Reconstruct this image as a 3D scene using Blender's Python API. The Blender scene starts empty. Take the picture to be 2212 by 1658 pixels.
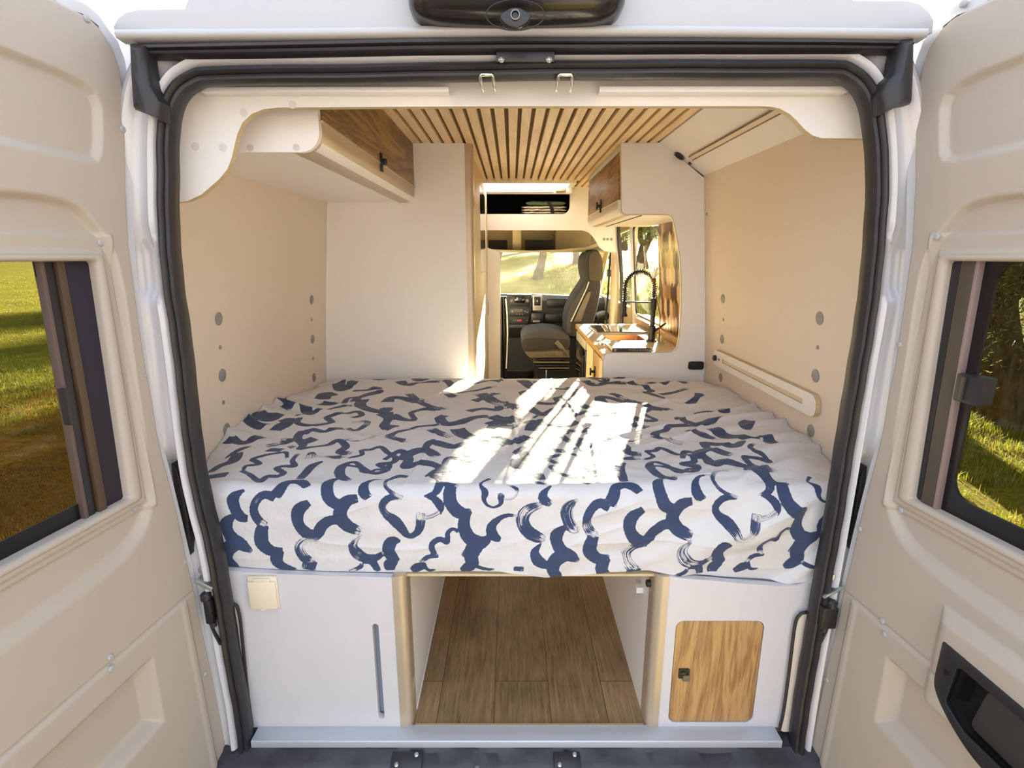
import bpy, bmesh, math, random
import numpy as np
from mathutils import Vector, Matrix

R_ = random.Random(7)
SC = bpy.context.scene
COL = SC.collection

# ------------------------------------------------------------------ camera frame (photo is 2212 x 1658)
F_PX = 1150.0
PITCH = math.radians(13.5)
CAM = Vector((0.0, -1.2, 1.30))
CP, SP = math.cos(PITCH), math.sin(PITCH)

def ray(px, py):
    a = (px - 1106) / F_PX
    b = (829 - py) / F_PX
    return Vector((a, CP + b * SP, -SP + b * CP))

def hit(px, py, o, n):
    d = ray(px, py)
    n = Vector(n)
    t = (Vector(o) - CAM).dot(n) / d.dot(n)
    return CAM + d * t

def atY(px, py, Y): return hit(px, py, (0, Y, 0), (0, 1, 0))
def atZ(px, py, z): return hit(px, py, (0, 0, z), (0, 0, 1))
def atX(px, py, x): return hit(px, py, (x, 0, 0), (1, 0, 0))

def wall_x(z, side):
    """inner lining of the van side: leans in towards the roof"""
    zz = [(-0.1, .900), (.2, .925), (.45, .945), (.73, .945), (1.0, .925), (1.3, .898), (1.6, .871), (1.9, .845)]
    for (z0, x0), (z1, x1) in zip(zz, zz[1:]):
        if z <= z1:
            t = max(0, (z - z0) / (z1 - z0))
            return .0175 + side * (x0 + (x1 - x0) * t)
    return .0175 + side * zz[-1][1]

def at_wall(px, py, side):
    x = side * .9
    for _ in range(12):
        p = atX(px, py, x)
        x = wall_x(p.z, side)
    return atX(px, py, x)

# ------------------------------------------------------------------ mesh helpers
def smooth_path(pts, n=6, closed=False):
    """Catmull-Rom through the points (any dimension)"""
    P = [np.array(p, float) for p in pts]
    out = []
    N = len(P)
    rng = range(N) if closed else range(N - 1)
    for i in rng:
        p0 = P[(i - 1) % N] if closed or i > 0 else P[0]
        p1 = P[i]
        p2 = P[(i + 1) % N]
        p3 = P[(i + 2) % N] if closed or i + 2 < N else P[-1]
        for k in range(n):
            t = k / n
            out.append(.5 * ((2 * p1) + (-p0 + p2) * t + (2 * p0 - 5 * p1 + 4 * p2 - p3) * t * t + (-p0 + 3 * p1 - 3 * p2 + p3) * t ** 3))
    if not closed:
        out.append(P[-1])
    return [tuple(o) for o in out]

def rounded(pts, n=6):
    """2D polygon with a radius per corner: [(x, y, r), ...]"""
    out = []
    N = len(pts)
    for i in range(N):
        x, y, r = pts[i]
        p = Vector((x, y)); a = Vector(pts[i - 1][:2]) - p; b = Vector(pts[(i + 1) % N][:2]) - p
        if r <= 0:
            out.append((x, y)); continue
        la, lb = a.length, b.length
        a.normalize(); b.normalize()
        ang = a.angle(b)
        d = min(r / math.tan(ang / 2), la * .49, lb * .49)
        rr = d * math.tan(ang / 2)
        c = p + (a + b).normalized() * (rr / math.sin(ang / 2))
        s = p + a * d - c; e = p + b * d - c
        a0 = math.atan2(s.y, s.x); a1 = math.atan2(e.y, e.x)
        da = (a1 - a0 + math.pi) % (2 * math.pi) - math.pi
        for k in range(n + 1):
            t = a0 + da * k / n
            out.append((c.x + rr * math.cos(t), c.y + rr * math.sin(t)))
    return out

def rrect(x0, x1, y0, y1, r, n=6):
    return rounded([(x0, y0, r), (x1, y0, r), (x1, y1, r), (x0, y1, r)], n)

def fXZ(a, b, c): return Vector((a, c, b))
def fYZ(a, b, c): return Vector((c, a, b))
def fXY(a, b, c): return Vector((a, b, c))

class MB:
    def __init__(self):
        self.v = []; self.f = []
    def add(self, vs, fs):
        o = len(self.v)
        self.v += [tuple(p) for p in vs]
        self.f += [tuple(i + o for i in q) for q in fs]
        return self
    def box(self, x0, x1, y0, y1, z0, z1):
        v = [(x, y, z) for z in (z0, z1) for y in (y0, y1) for x in (x0, x1)]
        return self.add(v, [(0, 2, 3, 1), (4, 5, 7, 6), (0, 1, 5, 4), (2, 6, 7, 3), (0, 4, 6, 2), (1, 3, 7, 5)])
    def obox(self, c, ax, ay, az):
        c = Vector(c); ax = Vector(ax); ay = Vector(ay); az = Vector(az)
        v = [c + ax * i + ay * j + az * k for k in (-1, 1) for j in (-1, 1) for i in (-1, 1)]
        return self.add(v, [(0, 2, 3, 1), (4, 5, 7, 6), (0, 1, 5, 4), (2, 6, 7, 3), (0, 4, 6, 2), (1, 3, 7, 5)])
    def prism(self, poly, fr, c0, c1, holes=()):
        """2D outline (with holes) given thickness between c0 and c1"""
        loops = [list(poly)] + [list(h) for h in holes]
        if not holes and len(poly) < 5:
            n = len(poly)
            v = [fr(a, b, c0) for a, b in poly] + [fr(a, b, c1) for a, b in poly]
            f = [tuple(range(n)), tuple(range(2 * n - 1, n - 1, -1))] + [(i, (i + 1) % n, n + (i + 1) % n, n + i) for i in range(n)]
            return self.add(v, f)
        bm = bmesh.new()
        idx = 0; edges = []; allv = []; spans = []
        for lp in loops:
            vs = [bm.verts.new((a, b, 0)) for a, b in lp]
            spans.append((idx, len(vs))); idx += len(vs); allv += vs
            for i in range(len(vs)):
                edges.append(bm.edges.new((vs[i], vs[(i + 1) % len(vs)])))
        bm.verts.index_update()
        for i, vv in enumerate(allv): vv.index = i
        r = bmesh.ops.triangle_fill(bm, use_beauty=True, use_dissolve=False, edges=edges, normal=(0, 0, 1))
        tris = [tuple(vv.index for vv in g.verts) for g in r['geom'] if isinstance(g, bmesh.types.BMFace)]
        flat = [(vv.co.x, vv.co.y) for vv in allv]
        bm.free()
        n = len(flat)
        v = [fr(a, b, c0) for a, b in flat] + [fr(a, b, c1) for a, b in flat]
        f = list(tris) + [tuple(n + i for i in reversed(t)) for t in tris]
        for s, k in spans:
            f += [(s + i, s + (i + 1) % k, n + s + (i + 1) % k, n + s + i) for i in range(k)]
        return self.add(v, f)
    def loft(self, rings, closed_ring=True, caps=True):
        n = len(rings[0]); v = [p for r in rings for p in r]; f = []
        for j in range(len(rings) - 1):
            for i in range(n if closed_ring else n - 1):
                a = j * n + i; b = j * n + (i + 1) % n
                f.append((a, b, b + n, a + n))
        if caps and closed_ring:
            f.append(tuple(range(n - 1, -1, -1))); f.append(tuple((len(rings) - 1) * n + i for i in range(n)))
        return self.add(v, f)
    def tube(self, path, r, n=10, closed=False, caps=True, flat=None):
        P = [Vector(p) for p in path]; N = len(P)
        rr = r if isinstance(r, (list, tuple)) else [r] * N
        up = None; rings = []
        for i in range(N):
            t = (P[(i + 1) % N] - P[i - 1]) if closed or 0 < i < N - 1 else (P[1] - P[0] if i == 0 else P[-1] - P[-2])
            t.normalize()
            if up is None:
                up = Vector((0, 0, 1)) if abs(t.z) < .9 else Vector((0, 1, 0))
            s = t.cross(up).normalized(); up = s.cross(t).normalized()
            rings.append([P[i] + (s * math.cos(2 * math.pi * k / n) + up * math.sin(2 * math.pi * k / n)) * rr[i] for k in range(n)])
        if closed:
            v = [p for q in rings for p in q]
            f = [(j * n + i, j * n + (i + 1) % n, ((j + 1) % N) * n + (i + 1) % n, ((j + 1) % N) * n + i) for j in range(N) for i in range(n)]
            return self.add(v, f)
        return self.loft(rings, True, caps)
    def lathe(self, prof, c, axis=(0, 0, 1), n=24):
        """prof: [(radius, along)]"""
        ax = Vector(axis).normalized(); c = Vector(c)
        s = ax.orthogonal().normalized(); t = ax.cross(s)
        rings = [[c + ax * h + (s * math.cos(2 * math.pi * k / n) + t * math.sin(2 * math.pi * k / n)) * max(r, 1e-4) for k in range(n)] for r, h in prof]
        return self.loft(rings)
    def build(self, name, m, parent=None, bevel=0.0, seg=2, smooth=True, ang=35, local=True, base=True):
        bm = bmesh.new()
        vs = [bm.verts.new(p) for p in self.v]
        for q in self.f:
            try:
                bm.faces.new([vs[i] for i in q])
            except ValueError:
                pass
        bmesh.ops.remove_doubles(bm, verts=bm.verts, dist=1e-5)
        bmesh.ops.recalc_face_normals(bm, faces=bm.faces)
        if bevel > 0:
            es = [e for e in bm.edges if len(e.link_faces) == 2 and e.calc_face_angle(0) > math.radians(40)]
            bmesh.ops.bevel(bm, geom=es, offset=bevel, offset_type='OFFSET', segments=seg, profile=.5, affect='EDGES', clamp_overlap=True)
        me = bpy.data.meshes.new(name)
        bm.to_mesh(me); bm.free()
        return finish(name, me, m, parent, smooth, ang)

def wloc(o):
    p = Vector((0, 0, 0))
    while o is not None:
        p += o.location; o = o.parent
    return p

def finish(name, me, m, parent=None, smooth=True, ang=35):
    if parent is None:
        co = np.empty(len(me.vertices) * 3); me.vertices.foreach_get('co', co); co = co.reshape(-1, 3)
        lo, hi = co.min(0), co.max(0)
        off = Vector(((lo[0] + hi[0]) / 2, (lo[1] + hi[1]) / 2, lo[2]))
    else:
        off = wloc(parent)
    me.transform(Matrix.Translation(-off))
    if smooth and len(me.polygons):
        me.polygons.foreach_set('use_smooth', [True] * len(me.polygons))
        me.set_sharp_from_angle(angle=math.radians(ang))
    o = bpy.data.objects.new(name, me)
    if m is not None: me.materials.append(m)
    COL.objects.link(o)
    if parent is None: o.location = off
    else: o.parent = parent
    return o

def tag(o, label=None, cat=None, group=None, kind=None):
    if label: o['label'] = label
    if cat: o['category'] = cat
    if group: o['group'] = group
    if kind: o['kind'] = kind
    return o

def thing(name, label, cat, loc, group=None, kind=None):
    o = bpy.data.objects.new(name, None)
    o.empty_display_size = .05
    COL.objects.link(o)
    o.location = Vector(loc)
    return tag(o, label, cat, group, kind)

# ------------------------------------------------------------------ materials
def lin(h):
    h = h.lstrip('#')
    c = [int(h[i:i + 2], 16) / 255 for i in (0, 2, 4)]
    return tuple(x / 12.92 if x <= .04045 else ((x + .055) / 1.055) ** 2.4 for x in c)

def newmat(name):
    m = bpy.data.materials.new(name); m.use_nodes = True
    nt = m.node_tree
    return m, nt, nt.nodes['Principled BSDF']

def N(nt, typ, **kw):
    n = nt.nodes.new(typ)
    for k, v in kw.items():
        if k == 'ins':
            for a, b in v.items(): n.inputs[a].default_value = b
        else: setattr(n, k, v)
    return n

def mat(name, col, rough=.5, metal=0.0, coat=0.0, var=0.0, vscale=8.0, bump=0.0, bscale=200.0, stretch=(1, 1, 1), spec=.5, sub=0.0):
    m, nt, b = newmat(name)
    b.inputs['Roughness'].default_value = rough
    b.inputs['Metallic'].default_value = metal
    b.inputs['Coat Weight'].default_value = coat
    b.inputs['Coat Roughness'].default_value = .08
    b.inputs['Specular IOR Level'].default_value = spec
    c = lin(col) if isinstance(col, str) else col
    tc = N(nt, 'ShaderNodeTexCoord'); mp = N(nt, 'ShaderNodeMapping'); mp.inputs['Scale'].default_value = stretch
    nt.links.new(tc.outputs['Object'], mp.inputs['Vector'])
    no = N(nt, 'ShaderNodeTexNoise', ins={'Scale': vscale, 'Detail': 5.0, 'Roughness': .6})
    nt.links.new(mp.outputs[0], no.inputs['Vector'])
    rp = N(nt, 'ShaderNodeValToRGB')
    lo = tuple(max(0, x * (1 - var)) for x in c) + (1,); hi = tuple(min(1, x * (1 + var)) for x in c) + (1,)
    rp.color_ramp.elements[0].color = lo; rp.color_ramp.elements[0].position = .3
    rp.color_ramp.elements[1].color = hi; rp.color_ramp.elements[1].position = .7
    nt.links.new(no.outputs['Fac'], rp.inputs['Fac']); nt.links.new(rp.outputs[0], b.inputs['Base Color'])
    if bump > 0:
        n2 = N(nt, 'ShaderNodeTexNoise', ins={'Scale': bscale, 'Detail': 3.0})
        nt.links.new(mp.outputs[0], n2.inputs['Vector'])
        bp = N(nt, 'ShaderNodeBump', ins={'Strength': bump, 'Distance': .002})
        nt.links.new(n2.outputs['Fac'], bp.inputs['Height']); nt.links.new(bp.outputs[0], b.inputs['Normal'])
    return m

def wood(name, dark, light, axis=1, rough=.45, grain=60.0, ring=9.0, knots=.6, contrast=1.0):
    """boards grained along the given axis (object coordinates)"""
    m, nt, b = newmat(name)
    b.inputs['Roughness'].default_value = rough
    tc = N(nt, 'ShaderNodeTexCoord'); mp = N(nt, 'ShaderNodeMapping')
    s = [1.0, 1.0, 1.0]; s[axis] = .12
    mp.inputs['Scale'].default_value = s
    nt.links.new(tc.outputs['Object'], mp.inputs['Vector'])
    warp = N(nt, 'ShaderNodeTexNoise', ins={'Scale': 5.0, 'Detail': 3.0})
    nt.links.new(mp.outputs[0], warp.inputs['Vector'])
    mad = N(nt, 'ShaderNodeVectorMath', operation='MULTIPLY_ADD')
    mad.inputs[1].default_value = (knots * .25,) * 3
    nt.links.new(warp.outputs['Color'], mad.inputs[0]); nt.links.new(mp.outputs[0], mad.inputs[2])
    w = N(nt, 'ShaderNodeTexNoise', ins={'Scale': ring * 2.2, 'Detail': 2.0, 'Roughness': .5})
    nt.links.new(mad.outputs[0], w.inputs['Vector'])
    sn = N(nt, 'ShaderNodeMath', operation='MULTIPLY'); sn.inputs[1].default_value = 26.0
    nt.links.new(w.outputs['Fac'], sn.inputs[0])
    si = N(nt, 'ShaderNodeMath', operation='SINE'); nt.links.new(sn.outputs[0], si.inputs[0])
    mp2 = N(nt, 'ShaderNodeMapping'); s2 = [1.0, 1.0, 1.0]; s2[axis] = .04
    mp2.inputs['Scale'].default_value = s2; nt.links.new(tc.outputs['Object'], mp2.inputs['Vector'])
    fi = N(nt, 'ShaderNodeTexNoise', ins={'Scale': grain * 5, 'Detail': 4.0, 'Roughness': .7})
    nt.links.new(mp2.outputs[0], fi.inputs['Vector'])
    mx = N(nt, 'ShaderNodeMath', operation='MULTIPLY_ADD'); mx.inputs[1].default_value = .16 * contrast
    nt.links.new(si.outputs[0], mx.inputs[0])
    sc = N(nt, 'ShaderNodeMath', operation='MULTIPLY_ADD'); sc.inputs[1].default_value = 1.1; sc.inputs[2].default_value = -.05
    nt.links.new(fi.outputs['Fac'], sc.inputs[0]); nt.links.new(sc.outputs[0], mx.inputs[2])
    rp = N(nt, 'ShaderNodeValToRGB')
    rp.color_ramp.elements[0].position = .22; rp.color_ramp.elements[0].color = lin(dark) + (1,)
    rp.color_ramp.elements[1].position = .72; rp.color_ramp.elements[1].color = lin(light) + (1,)
    nt.links.new(mx.outputs[0], rp.inputs['Fac']); nt.links.new(rp.outputs[0], b.inputs['Base Color'])
    bp = N(nt, 'ShaderNodeBump', ins={'Strength': .12, 'Distance': .001})
    nt.links.new(fi.outputs['Fac'], bp.inputs['Height']); nt.links.new(bp.outputs[0], b.inputs['Normal'])
    return m

def glass(name, tint, gloss=.08):
    m = bpy.data.materials.new(name); m.use_nodes = True
    nt = m.node_tree; nt.nodes.clear()
    out = N(nt, 'ShaderNodeOutputMaterial'); tr = N(nt, 'ShaderNodeBsdfTransparent'); gl = N(nt, 'ShaderNodeBsdfGlossy')
    tr.inputs['Color'].default_value = tint + (1,); gl.inputs['Roughness'].default_value = .02
    lw = N(nt, 'ShaderNodeLayerWeight', ins={'Blend': .5}); pw = N(nt, 'ShaderNodeMath', operation='POWER'); pw.inputs[1].default_value = 5.0
    nt.links.new(lw.outputs['Facing'], pw.inputs[0])
    fr = N(nt, 'ShaderNodeMath', operation='MULTIPLY_ADD'); fr.inputs[1].default_value = gloss * 5; fr.inputs[2].default_value = gloss * .25
    nt.links.new(pw.outputs[0], fr.inputs[0]); mx = N(nt, 'ShaderNodeMixShader')
    nt.links.new(fr.outputs[0], mx.inputs[0]); nt.links.new(tr.outputs[0], mx.inputs[1]); nt.links.new(gl.outputs[0], mx.inputs[2])
    nt.links.new(mx.outputs[0], out.inputs['Surface'])
    return m

MT = {
    'white': mat('white_laminate', '#f0eeee', .38, var=.015, bump=.03, bscale=500),
    'pelmet': mat('white_ply_board', '#e6e2dd', .42, var=.015),
    'plyedge': mat('birch_ply_edge', '#c9b590', .6, var=.12, vscale=60, stretch=(1, 1, 6)),
    'benchwhite': mat('dimmed_white_laminate', '#cbc8ca', .4, var=.015, bump=.03, bscale=500),  # same white laminate, darkened to offset the strong light at the rear
    'beige': mat('beige_wall_lining', '#dccfbf', .7, var=.04, vscale=300, bump=.06, bscale=900),
    'wardrobe': mat('pale_grey_laminate', '#efebe6', .45, var=.02, vscale=160, bump=.04, bscale=600),
    'paint': mat('white_vehicle_paint', '#c9c8ca', .2, coat=.4, var=.008),
    'paint_dimmed': mat('dimmed_white_vehicle_paint', '#b2b1b2', .25, coat=.25, var=.01),  # same white body paint, darkened because the roof end catches more sky
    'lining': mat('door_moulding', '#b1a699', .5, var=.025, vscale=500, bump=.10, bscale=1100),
    'rubber': mat('black_rubber', '#272528', .42, var=.22, vscale=30, bump=.06, bscale=150),
    'blackpl': mat('black_plastic', '#262427', .38, var=.15, vscale=40, bump=.05, bscale=400),
    'matteblack': mat('matte_black_metal', '#191716', .45, var=.1),
    'alu': mat('brushed_aluminium', '#c2c6cc', .45, metal=.25, var=.04, vscale=40, stretch=(.05, 1, 1)),
    'champagne': mat('champagne_profile', '#bfae96', .36, metal=.35, var=.03),
    'steel': mat('zinc_steel', '#b9bdb6', .35, metal=.9, var=.12, vscale=60),
    'chrome': mat('chrome', '#d9d6d0', .12, metal=1.0),
    'rivet': mat('grey_rivet', '#a7a6a6', .4, var=.05),
    'cap': mat('grey_plastic_cap', '#8b8985', .5, var=.04),
    'palecap': mat('pale_plastic_cap', '#d4d0cc', .5),
    'oak': wood('light_oak', '#8a653b', '#bd9460', 2, .45, 70, 11, .9, 1.1),
    'walnut': wood('warm_oak_door', '#5d4526', '#9a7748', 1, .45, 60, 7, .8, 1.2),
    'slat': wood('pale_timber_slat', '#d2b483', '#efd6ac', 1, .5, 60, 4, .3, .7),
    'slatback': mat('olive_felt', '#6a5228', .8, var=.1, vscale=50),
    'ivory': mat('ivory_plastic', '#e2d6bc', .4),
    'tank': mat('grey_tank', '#9aa0ac', .4),
    'fabric': mat('grey_seat_fabric', '#4a4a47', .85, var=.12, vscale=300, bump=.2, bscale=900),
    'fabric2': mat('dark_seat_fabric', '#37342f', .85, var=.12, vscale=300, bump=.2, bscale=900),
    'dash': mat('dark_dashboard_plastic', '#34373a', .5, var=.08, vscale=60),
    'dashdark': mat('black_dash_insert', '#17181a', .35),
    'silver': mat('silver_trim', '#c9c6bd', .35, metal=.3),
    'brownpl': mat('brown_grey_plastic', '#6b6151', .5),
    'cabtrim': mat('olive_cab_trim', '#b3a47d', .7, var=.05),
    'counter': mat('pale_worktop', '#dccdb6', .3, var=.03, vscale=60),
    'counteredge': mat('oak_worktop_edge', '#b28a4c', .45, var=.12, vscale=40),
    'copper': mat('copper_sink', '#b98a63', .35, metal=.35, var=.05),
    'kbody': mat('cream_cabinet', '#d9c9a8', .45),
    'olivewood': wood('olive_cabinet_door', '#8a6b32', '#b08d4b', 2, .45, 60, 4, .3),
    'dirtblack': mat('dirty_black_sill', '#333237', .42, var=.45, vscale=14, bump=.25, bscale=40),
    'navy': mat('navy_blind_fabric', '#221e2a', .75, var=.08, vscale=200),
    'tan': mat('tan_window_profile', '#503f2e', .5, var=.08),
    'brown': mat('brown_window_profile', '#4b4237', .45, var=.12, vscale=80, stretch=(6, 6, .3)),
    'frit': mat('black_window_surround', '#0f0d11', .3),
    'glassdoor': glass('tinted_door_glass', (.43, .44, .39), .02),
    'glass': glass('clear_glass', (.93, .94, .88)),
    'blanket': mat('green_blanket', '#5d6a55', .9, var=.1, vscale=80),
    'foil': mat('silver_foil', '#cfc6b4', .3, metal=.7, var=.2, vscale=60, bump=.6, bscale=70),
    'strap': mat('black_strap', '#171412', .8),
    'red': mat('red_button', '#c23a36', .4),
    'screen': mat('dark_screen', '#1b1d20', .12),
    'hob': mat('black_hob_glass', '#0c0c0e', .05, coat=1.0),
    'glaze': mat('white_cap', '#eeeae6', .3),
    'book': mat('dark_book_cover', '#3c3733', .4),
    'pages': mat('book_pages', '#e8e2d2', .7),
    'letter': mat('pale_lettering', '#a8a094', .6),
    'petal': mat('white_petal', '#f3ece2', .6),
    'stem': mat('brown_stem', '#7a4a2c', .7),
    'diffuser': mat('led_diffuser', '#d8cbb2', .3),
}
# outdoor floor vinyl with planks
def plank_mat():
    m, nt, b = newmat('brown_vinyl_planks')
    b.inputs['Roughness'].default_value = .42
    tc = N(nt, 'ShaderNodeTexCoord')
    mp = N(nt, 'ShaderNodeMapping'); mp.inputs['Rotation'].default_value = (0, 0, math.pi / 2); mp.inputs['Location'].default_value = (.13, .07, 0)
    nt.links.new(tc.outputs['Object'], mp.inputs[0])
    br = N(nt, 'ShaderNodeTexBrick', ins={'Scale': 1.0, 'Mortar Size': .0008, 'Mortar Smooth': .1, 'Brick Width': .95, 'Row Height': .165,
        'Color1': (.0, .0, .0, 1), 'Color2': (1, 1, 1, 1), 'Mortar': (.2, .2, .2, 1), 'Bias': 0.0})
    br.offset = .43
    nt.links.new(mp.outputs[0], br.inputs['Vector'])
    mp2 = N(nt, 'ShaderNodeMapping'); mp2.inputs['Scale'].default_value = (1, .07, 1)
    nt.links.new(tc.outputs['Object'], mp2.inputs[0])
    add = N(nt, 'ShaderNodeVectorMath', operation='MULTIPLY_ADD'); add.inputs[1].default_value = (3.0, 3.0, 3.0)
    nt.links.new(br.outputs['Color'], add.inputs[0]); nt.links.new(mp2.outputs[0], add.inputs[2])
    n1 = N(nt, 'ShaderNodeTexNoise', ins={'Scale': 120.0, 'Detail': 6.0, 'Roughness': .7}); nt.links.new(add.outputs[0], n1.inputs['Vector'])
    n2 = N(nt, 'ShaderNodeTexNoise', ins={'Scale': 7.0, 'Detail': 3.0}); nt.links.new(tc.outputs['Object'], n2.inputs['Vector'])
    mx = N(nt, 'ShaderNodeMath', operation='MULTIPLY_ADD'); mx.inputs[1].default_value = .45
    nt.links.new(n2.outputs['Fac'], mx.inputs[0]); nt.links.new(n1.outputs['Fac'], mx.inputs[2])
    m3 = N(nt, 'ShaderNodeMath', operation='MULTIPLY_ADD'); m3.inputs[1].default_value = .16
    nt.links.new(br.outputs['Color'], m3.inputs[0]); nt.links.new(mx.outputs[0], m3.inputs[2])
    rp = N(nt, 'ShaderNodeValToRGB')
    rp.color_ramp.elements[0].position = .45; rp.color_ramp.elements[0].color = lin('#4f3e2b') + (1,)
    rp.color_ramp.elements[1].position = 1.02; rp.color_ramp.elements[1].color = lin('#a1835c') + (1,)
    nt.links.new(m3.outputs[0], rp.inputs['Fac'])
    mul = N(nt, 'ShaderNodeMixRGB', blend_type='MIX'); mul.inputs['Color2'].default_value = lin('#2e2318') + (1,)
    nt.links.new(br.outputs['Fac'], mul.inputs['Fac']); nt.links.new(rp.outputs[0], mul.inputs['Color1'])
    nt.links.new(mul.outputs[0], b.inputs['Base Color'])
    return m
MT['planks'] = plank_mat()
def dusty_glass():
    m = glass('dusty_windscreen_glass', (.93, .93, .86)); nt = m.node_tree
    out = [n for n in nt.nodes if n.type == 'OUTPUT_MATERIAL'][0]; src = out.inputs['Surface'].links[0].from_socket
    tl = N(nt, 'ShaderNodeBsdfTranslucent'); tl.inputs['Color'].default_value = (1.0, .96, .82, 1)
    tc = N(nt, 'ShaderNodeTexCoord'); no = N(nt, 'ShaderNodeTexNoise', ins={'Scale': 3.0, 'Detail': 8.0, 'Roughness': .7}); nt.links.new(tc.outputs['Object'], no.inputs['Vector'])
    mr = N(nt, 'ShaderNodeMapRange', ins={1: .3, 2: .75, 3: .0025, 4: .010}); nt.links.new(no.outputs['Fac'], mr.inputs[0])
    mx = N(nt, 'ShaderNodeMixShader'); nt.links.new(mr.outputs[0], mx.inputs[0]); nt.links.new(src, mx.inputs[1]); nt.links.new(tl.outputs[0], mx.inputs[2]); nt.links.new(mx.outputs[0], out.inputs['Surface'])
    return m
MT['glassdusty'] = dusty_glass()
def milky():
    m = bpy.data.materials.new('milky_hatch_dome'); m.use_nodes = True; nt = m.node_tree; nt.nodes.clear()
    out = N(nt, 'ShaderNodeOutputMaterial'); tl = N(nt, 'ShaderNodeBsdfTranslucent'); tl.inputs['Color'].default_value = (.95, .93, .95, 1)
    tr = N(nt, 'ShaderNodeBsdfTransparent'); mx = N(nt, 'ShaderNodeMixShader'); mx.inputs[0].default_value = .5
    nt.links.new(tl.outputs[0], mx.inputs[1]); nt.links.new(tr.outputs[0], mx.inputs[2]); nt.links.new(mx.outputs[0], out.inputs['Surface'])
    return m
MT['milky'] = milky()
# ================================================================== VAN SHELL (the room)
CX = .0175
def seal_loop():
    """opening centre line in the plane Y=0, bottom left -> over the top -> bottom right"""
    L = [(530, 1612), (519, 1520), (497, 1400), (466, 1200), (442, 1100), (422, 1003), (399, 810), (385, 700), (373, 615), (362, 480), (360, 380), (361, 300), (368, 240), (388, 196), (420, 172), (470, 163)]
    R = [(1785, 150), (1830, 158), (1862, 183), (1882, 225), (1891, 280), (1897, 380), (1893, 480), (1885, 590), (1872, 690), (1853, 800), (1829, 950), (1808, 1080), (1788, 1200), (1750, 1420), (1728, 1560), (1720, 1620)]
    P = [atY(x, y, 0) for x, y in L] + [atY(x, y, 0) for x, y in [(800, 158), (1106, 152), (1450, 149)]] + [atY(x, y, 0) for x, y in R]
    P = [(p.x, p.z) for p in P]
    P = smooth_path(P, 8)
    # even spacing
    d = [0]
    for a, b in zip(P, P[1:]): d.append(d[-1] + math.hypot(b[0] - a[0], b[1] - a[1]))
    n = int(d[-1] / .012); out = []; j = 0
    for i in range(n + 1):
        s = d[-1] * i / n
        while j < len(d) - 2 and d[j + 1] < s: j += 1
        t = (s - d[j]) / max(1e-9, d[j + 1] - d[j])
        out.append((P[j][0] + (P[j + 1][0] - P[j][0]) * t, P[j][1] + (P[j + 1][1] - P[j][1]) * t))
    return out
SEAL = seal_loop()
def seal_normals():
    ns = []
    for i in range(len(SEAL)):
        a = SEAL[max(0, i - 2)]; b = SEAL[min(len(SEAL) - 1, i + 2)]
        t = Vector((b[0] - a[0], b[1] - a[1])).normalized()
        ns.append((-t.y, t.x))          # outward (left of travel: up the left side, over, down the right)
    return ns
SEALN = seal_normals()
# travel goes up on the left: tangent (0,1) -> (-1,0) = outward. good

def loop_sweep(mb, prof, dfun=None, closed=True):
    rings = []
    for i, ((x, z), (nx, nz)) in enumerate(zip(SEAL, SEALN)):
        ring = []
        for k, (d, y) in enumerate(prof):
            yy = y
            if dfun: yy += dfun(x, z, d, k)
            ring.append((x + nx * d, yy, z + nz * d))
        rings.append(ring)
    mb.loft(rings, closed, closed)
    return mb

# body frame around the rear opening: pressed white steel with ribs
def frame_dents(x, z, d, k):
    if abs(x - CX) < .6 or k < 2 or k > 15: return 0
    o = 0
    a = 1 / (1 + math.exp(-(z - 1.215) / .004)) * 1 / (1 + math.exp(-(1.325 - z) / .004))
    if d > .026: o += .02 * a                          # hinge pocket
    if abs(z - 1.345) < .008: o += .004                # welded seam
    b = 1 / (1 + math.exp(-(z - .62) / .01)) * 1 / (1 + math.exp(-(.83 - z) / .01))
    if d > .034: o += .03 * b
    return o
mb = MB()
prof = [(.03, .045), (.004, .022), (-.002, .014), (.012, .010), (.018, -.004), (.024, -.013), (.031, -.015), (.036, -.008), (.041, .0), (.052, .004), (.062, .003), (.069, -.004), (.075, -.013), (.083, -.016), (.092, -.010), (.104, .0), (.116, .03), (.13, .06), (.12, .075), (.09, .07)]
loop_sweep(mb, prof, frame_dents)
rear = thing('wall_rear', 'white painted steel frame around the open rear of the van', 'van body', (CX, 0, -.1), kind='structure')
o = mb.build('opening_frame', MT['paint'], rear, ang=50)
# outer body: header above the opening and the roof end
hp = [(252, 82), (245, 58), (254, 40), (272, 27), (300, 21), (400, 20), (403, 8), (412, -8), (430, -30), (1815, -50), (1832, -20), (1843, 2), (1960, 2), (1988, 10), (2008, 28), (2017, 45), (2014, 72)]
hp = [(p.x, p.z) for p in (atY(x, y, -.03) for x, y in hp)]
mb = MB().prism(hp, fXZ, -.03, .16)
o = mb.build('roof_end', MT['paint_dimmed'], rear, bevel=.008, seg=3)
lip = [atY(x, y, -.035) for x, y in ((258, 76), (700, 72), (1106, 66), (1500, 68), (1995, 74))]
mb = MB().loft([[(p.x, -.028, p.z + .012), (p.x, -.046, p.z + .006), (p.x, -.05, p.z - .002), (p.x, -.046, p.z - .009), (p.x, -.02, p.z - .011)] for p in lip])
mb.build('rain_lip', MT['paint_dimmed'], rear, ang=60)
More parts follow.
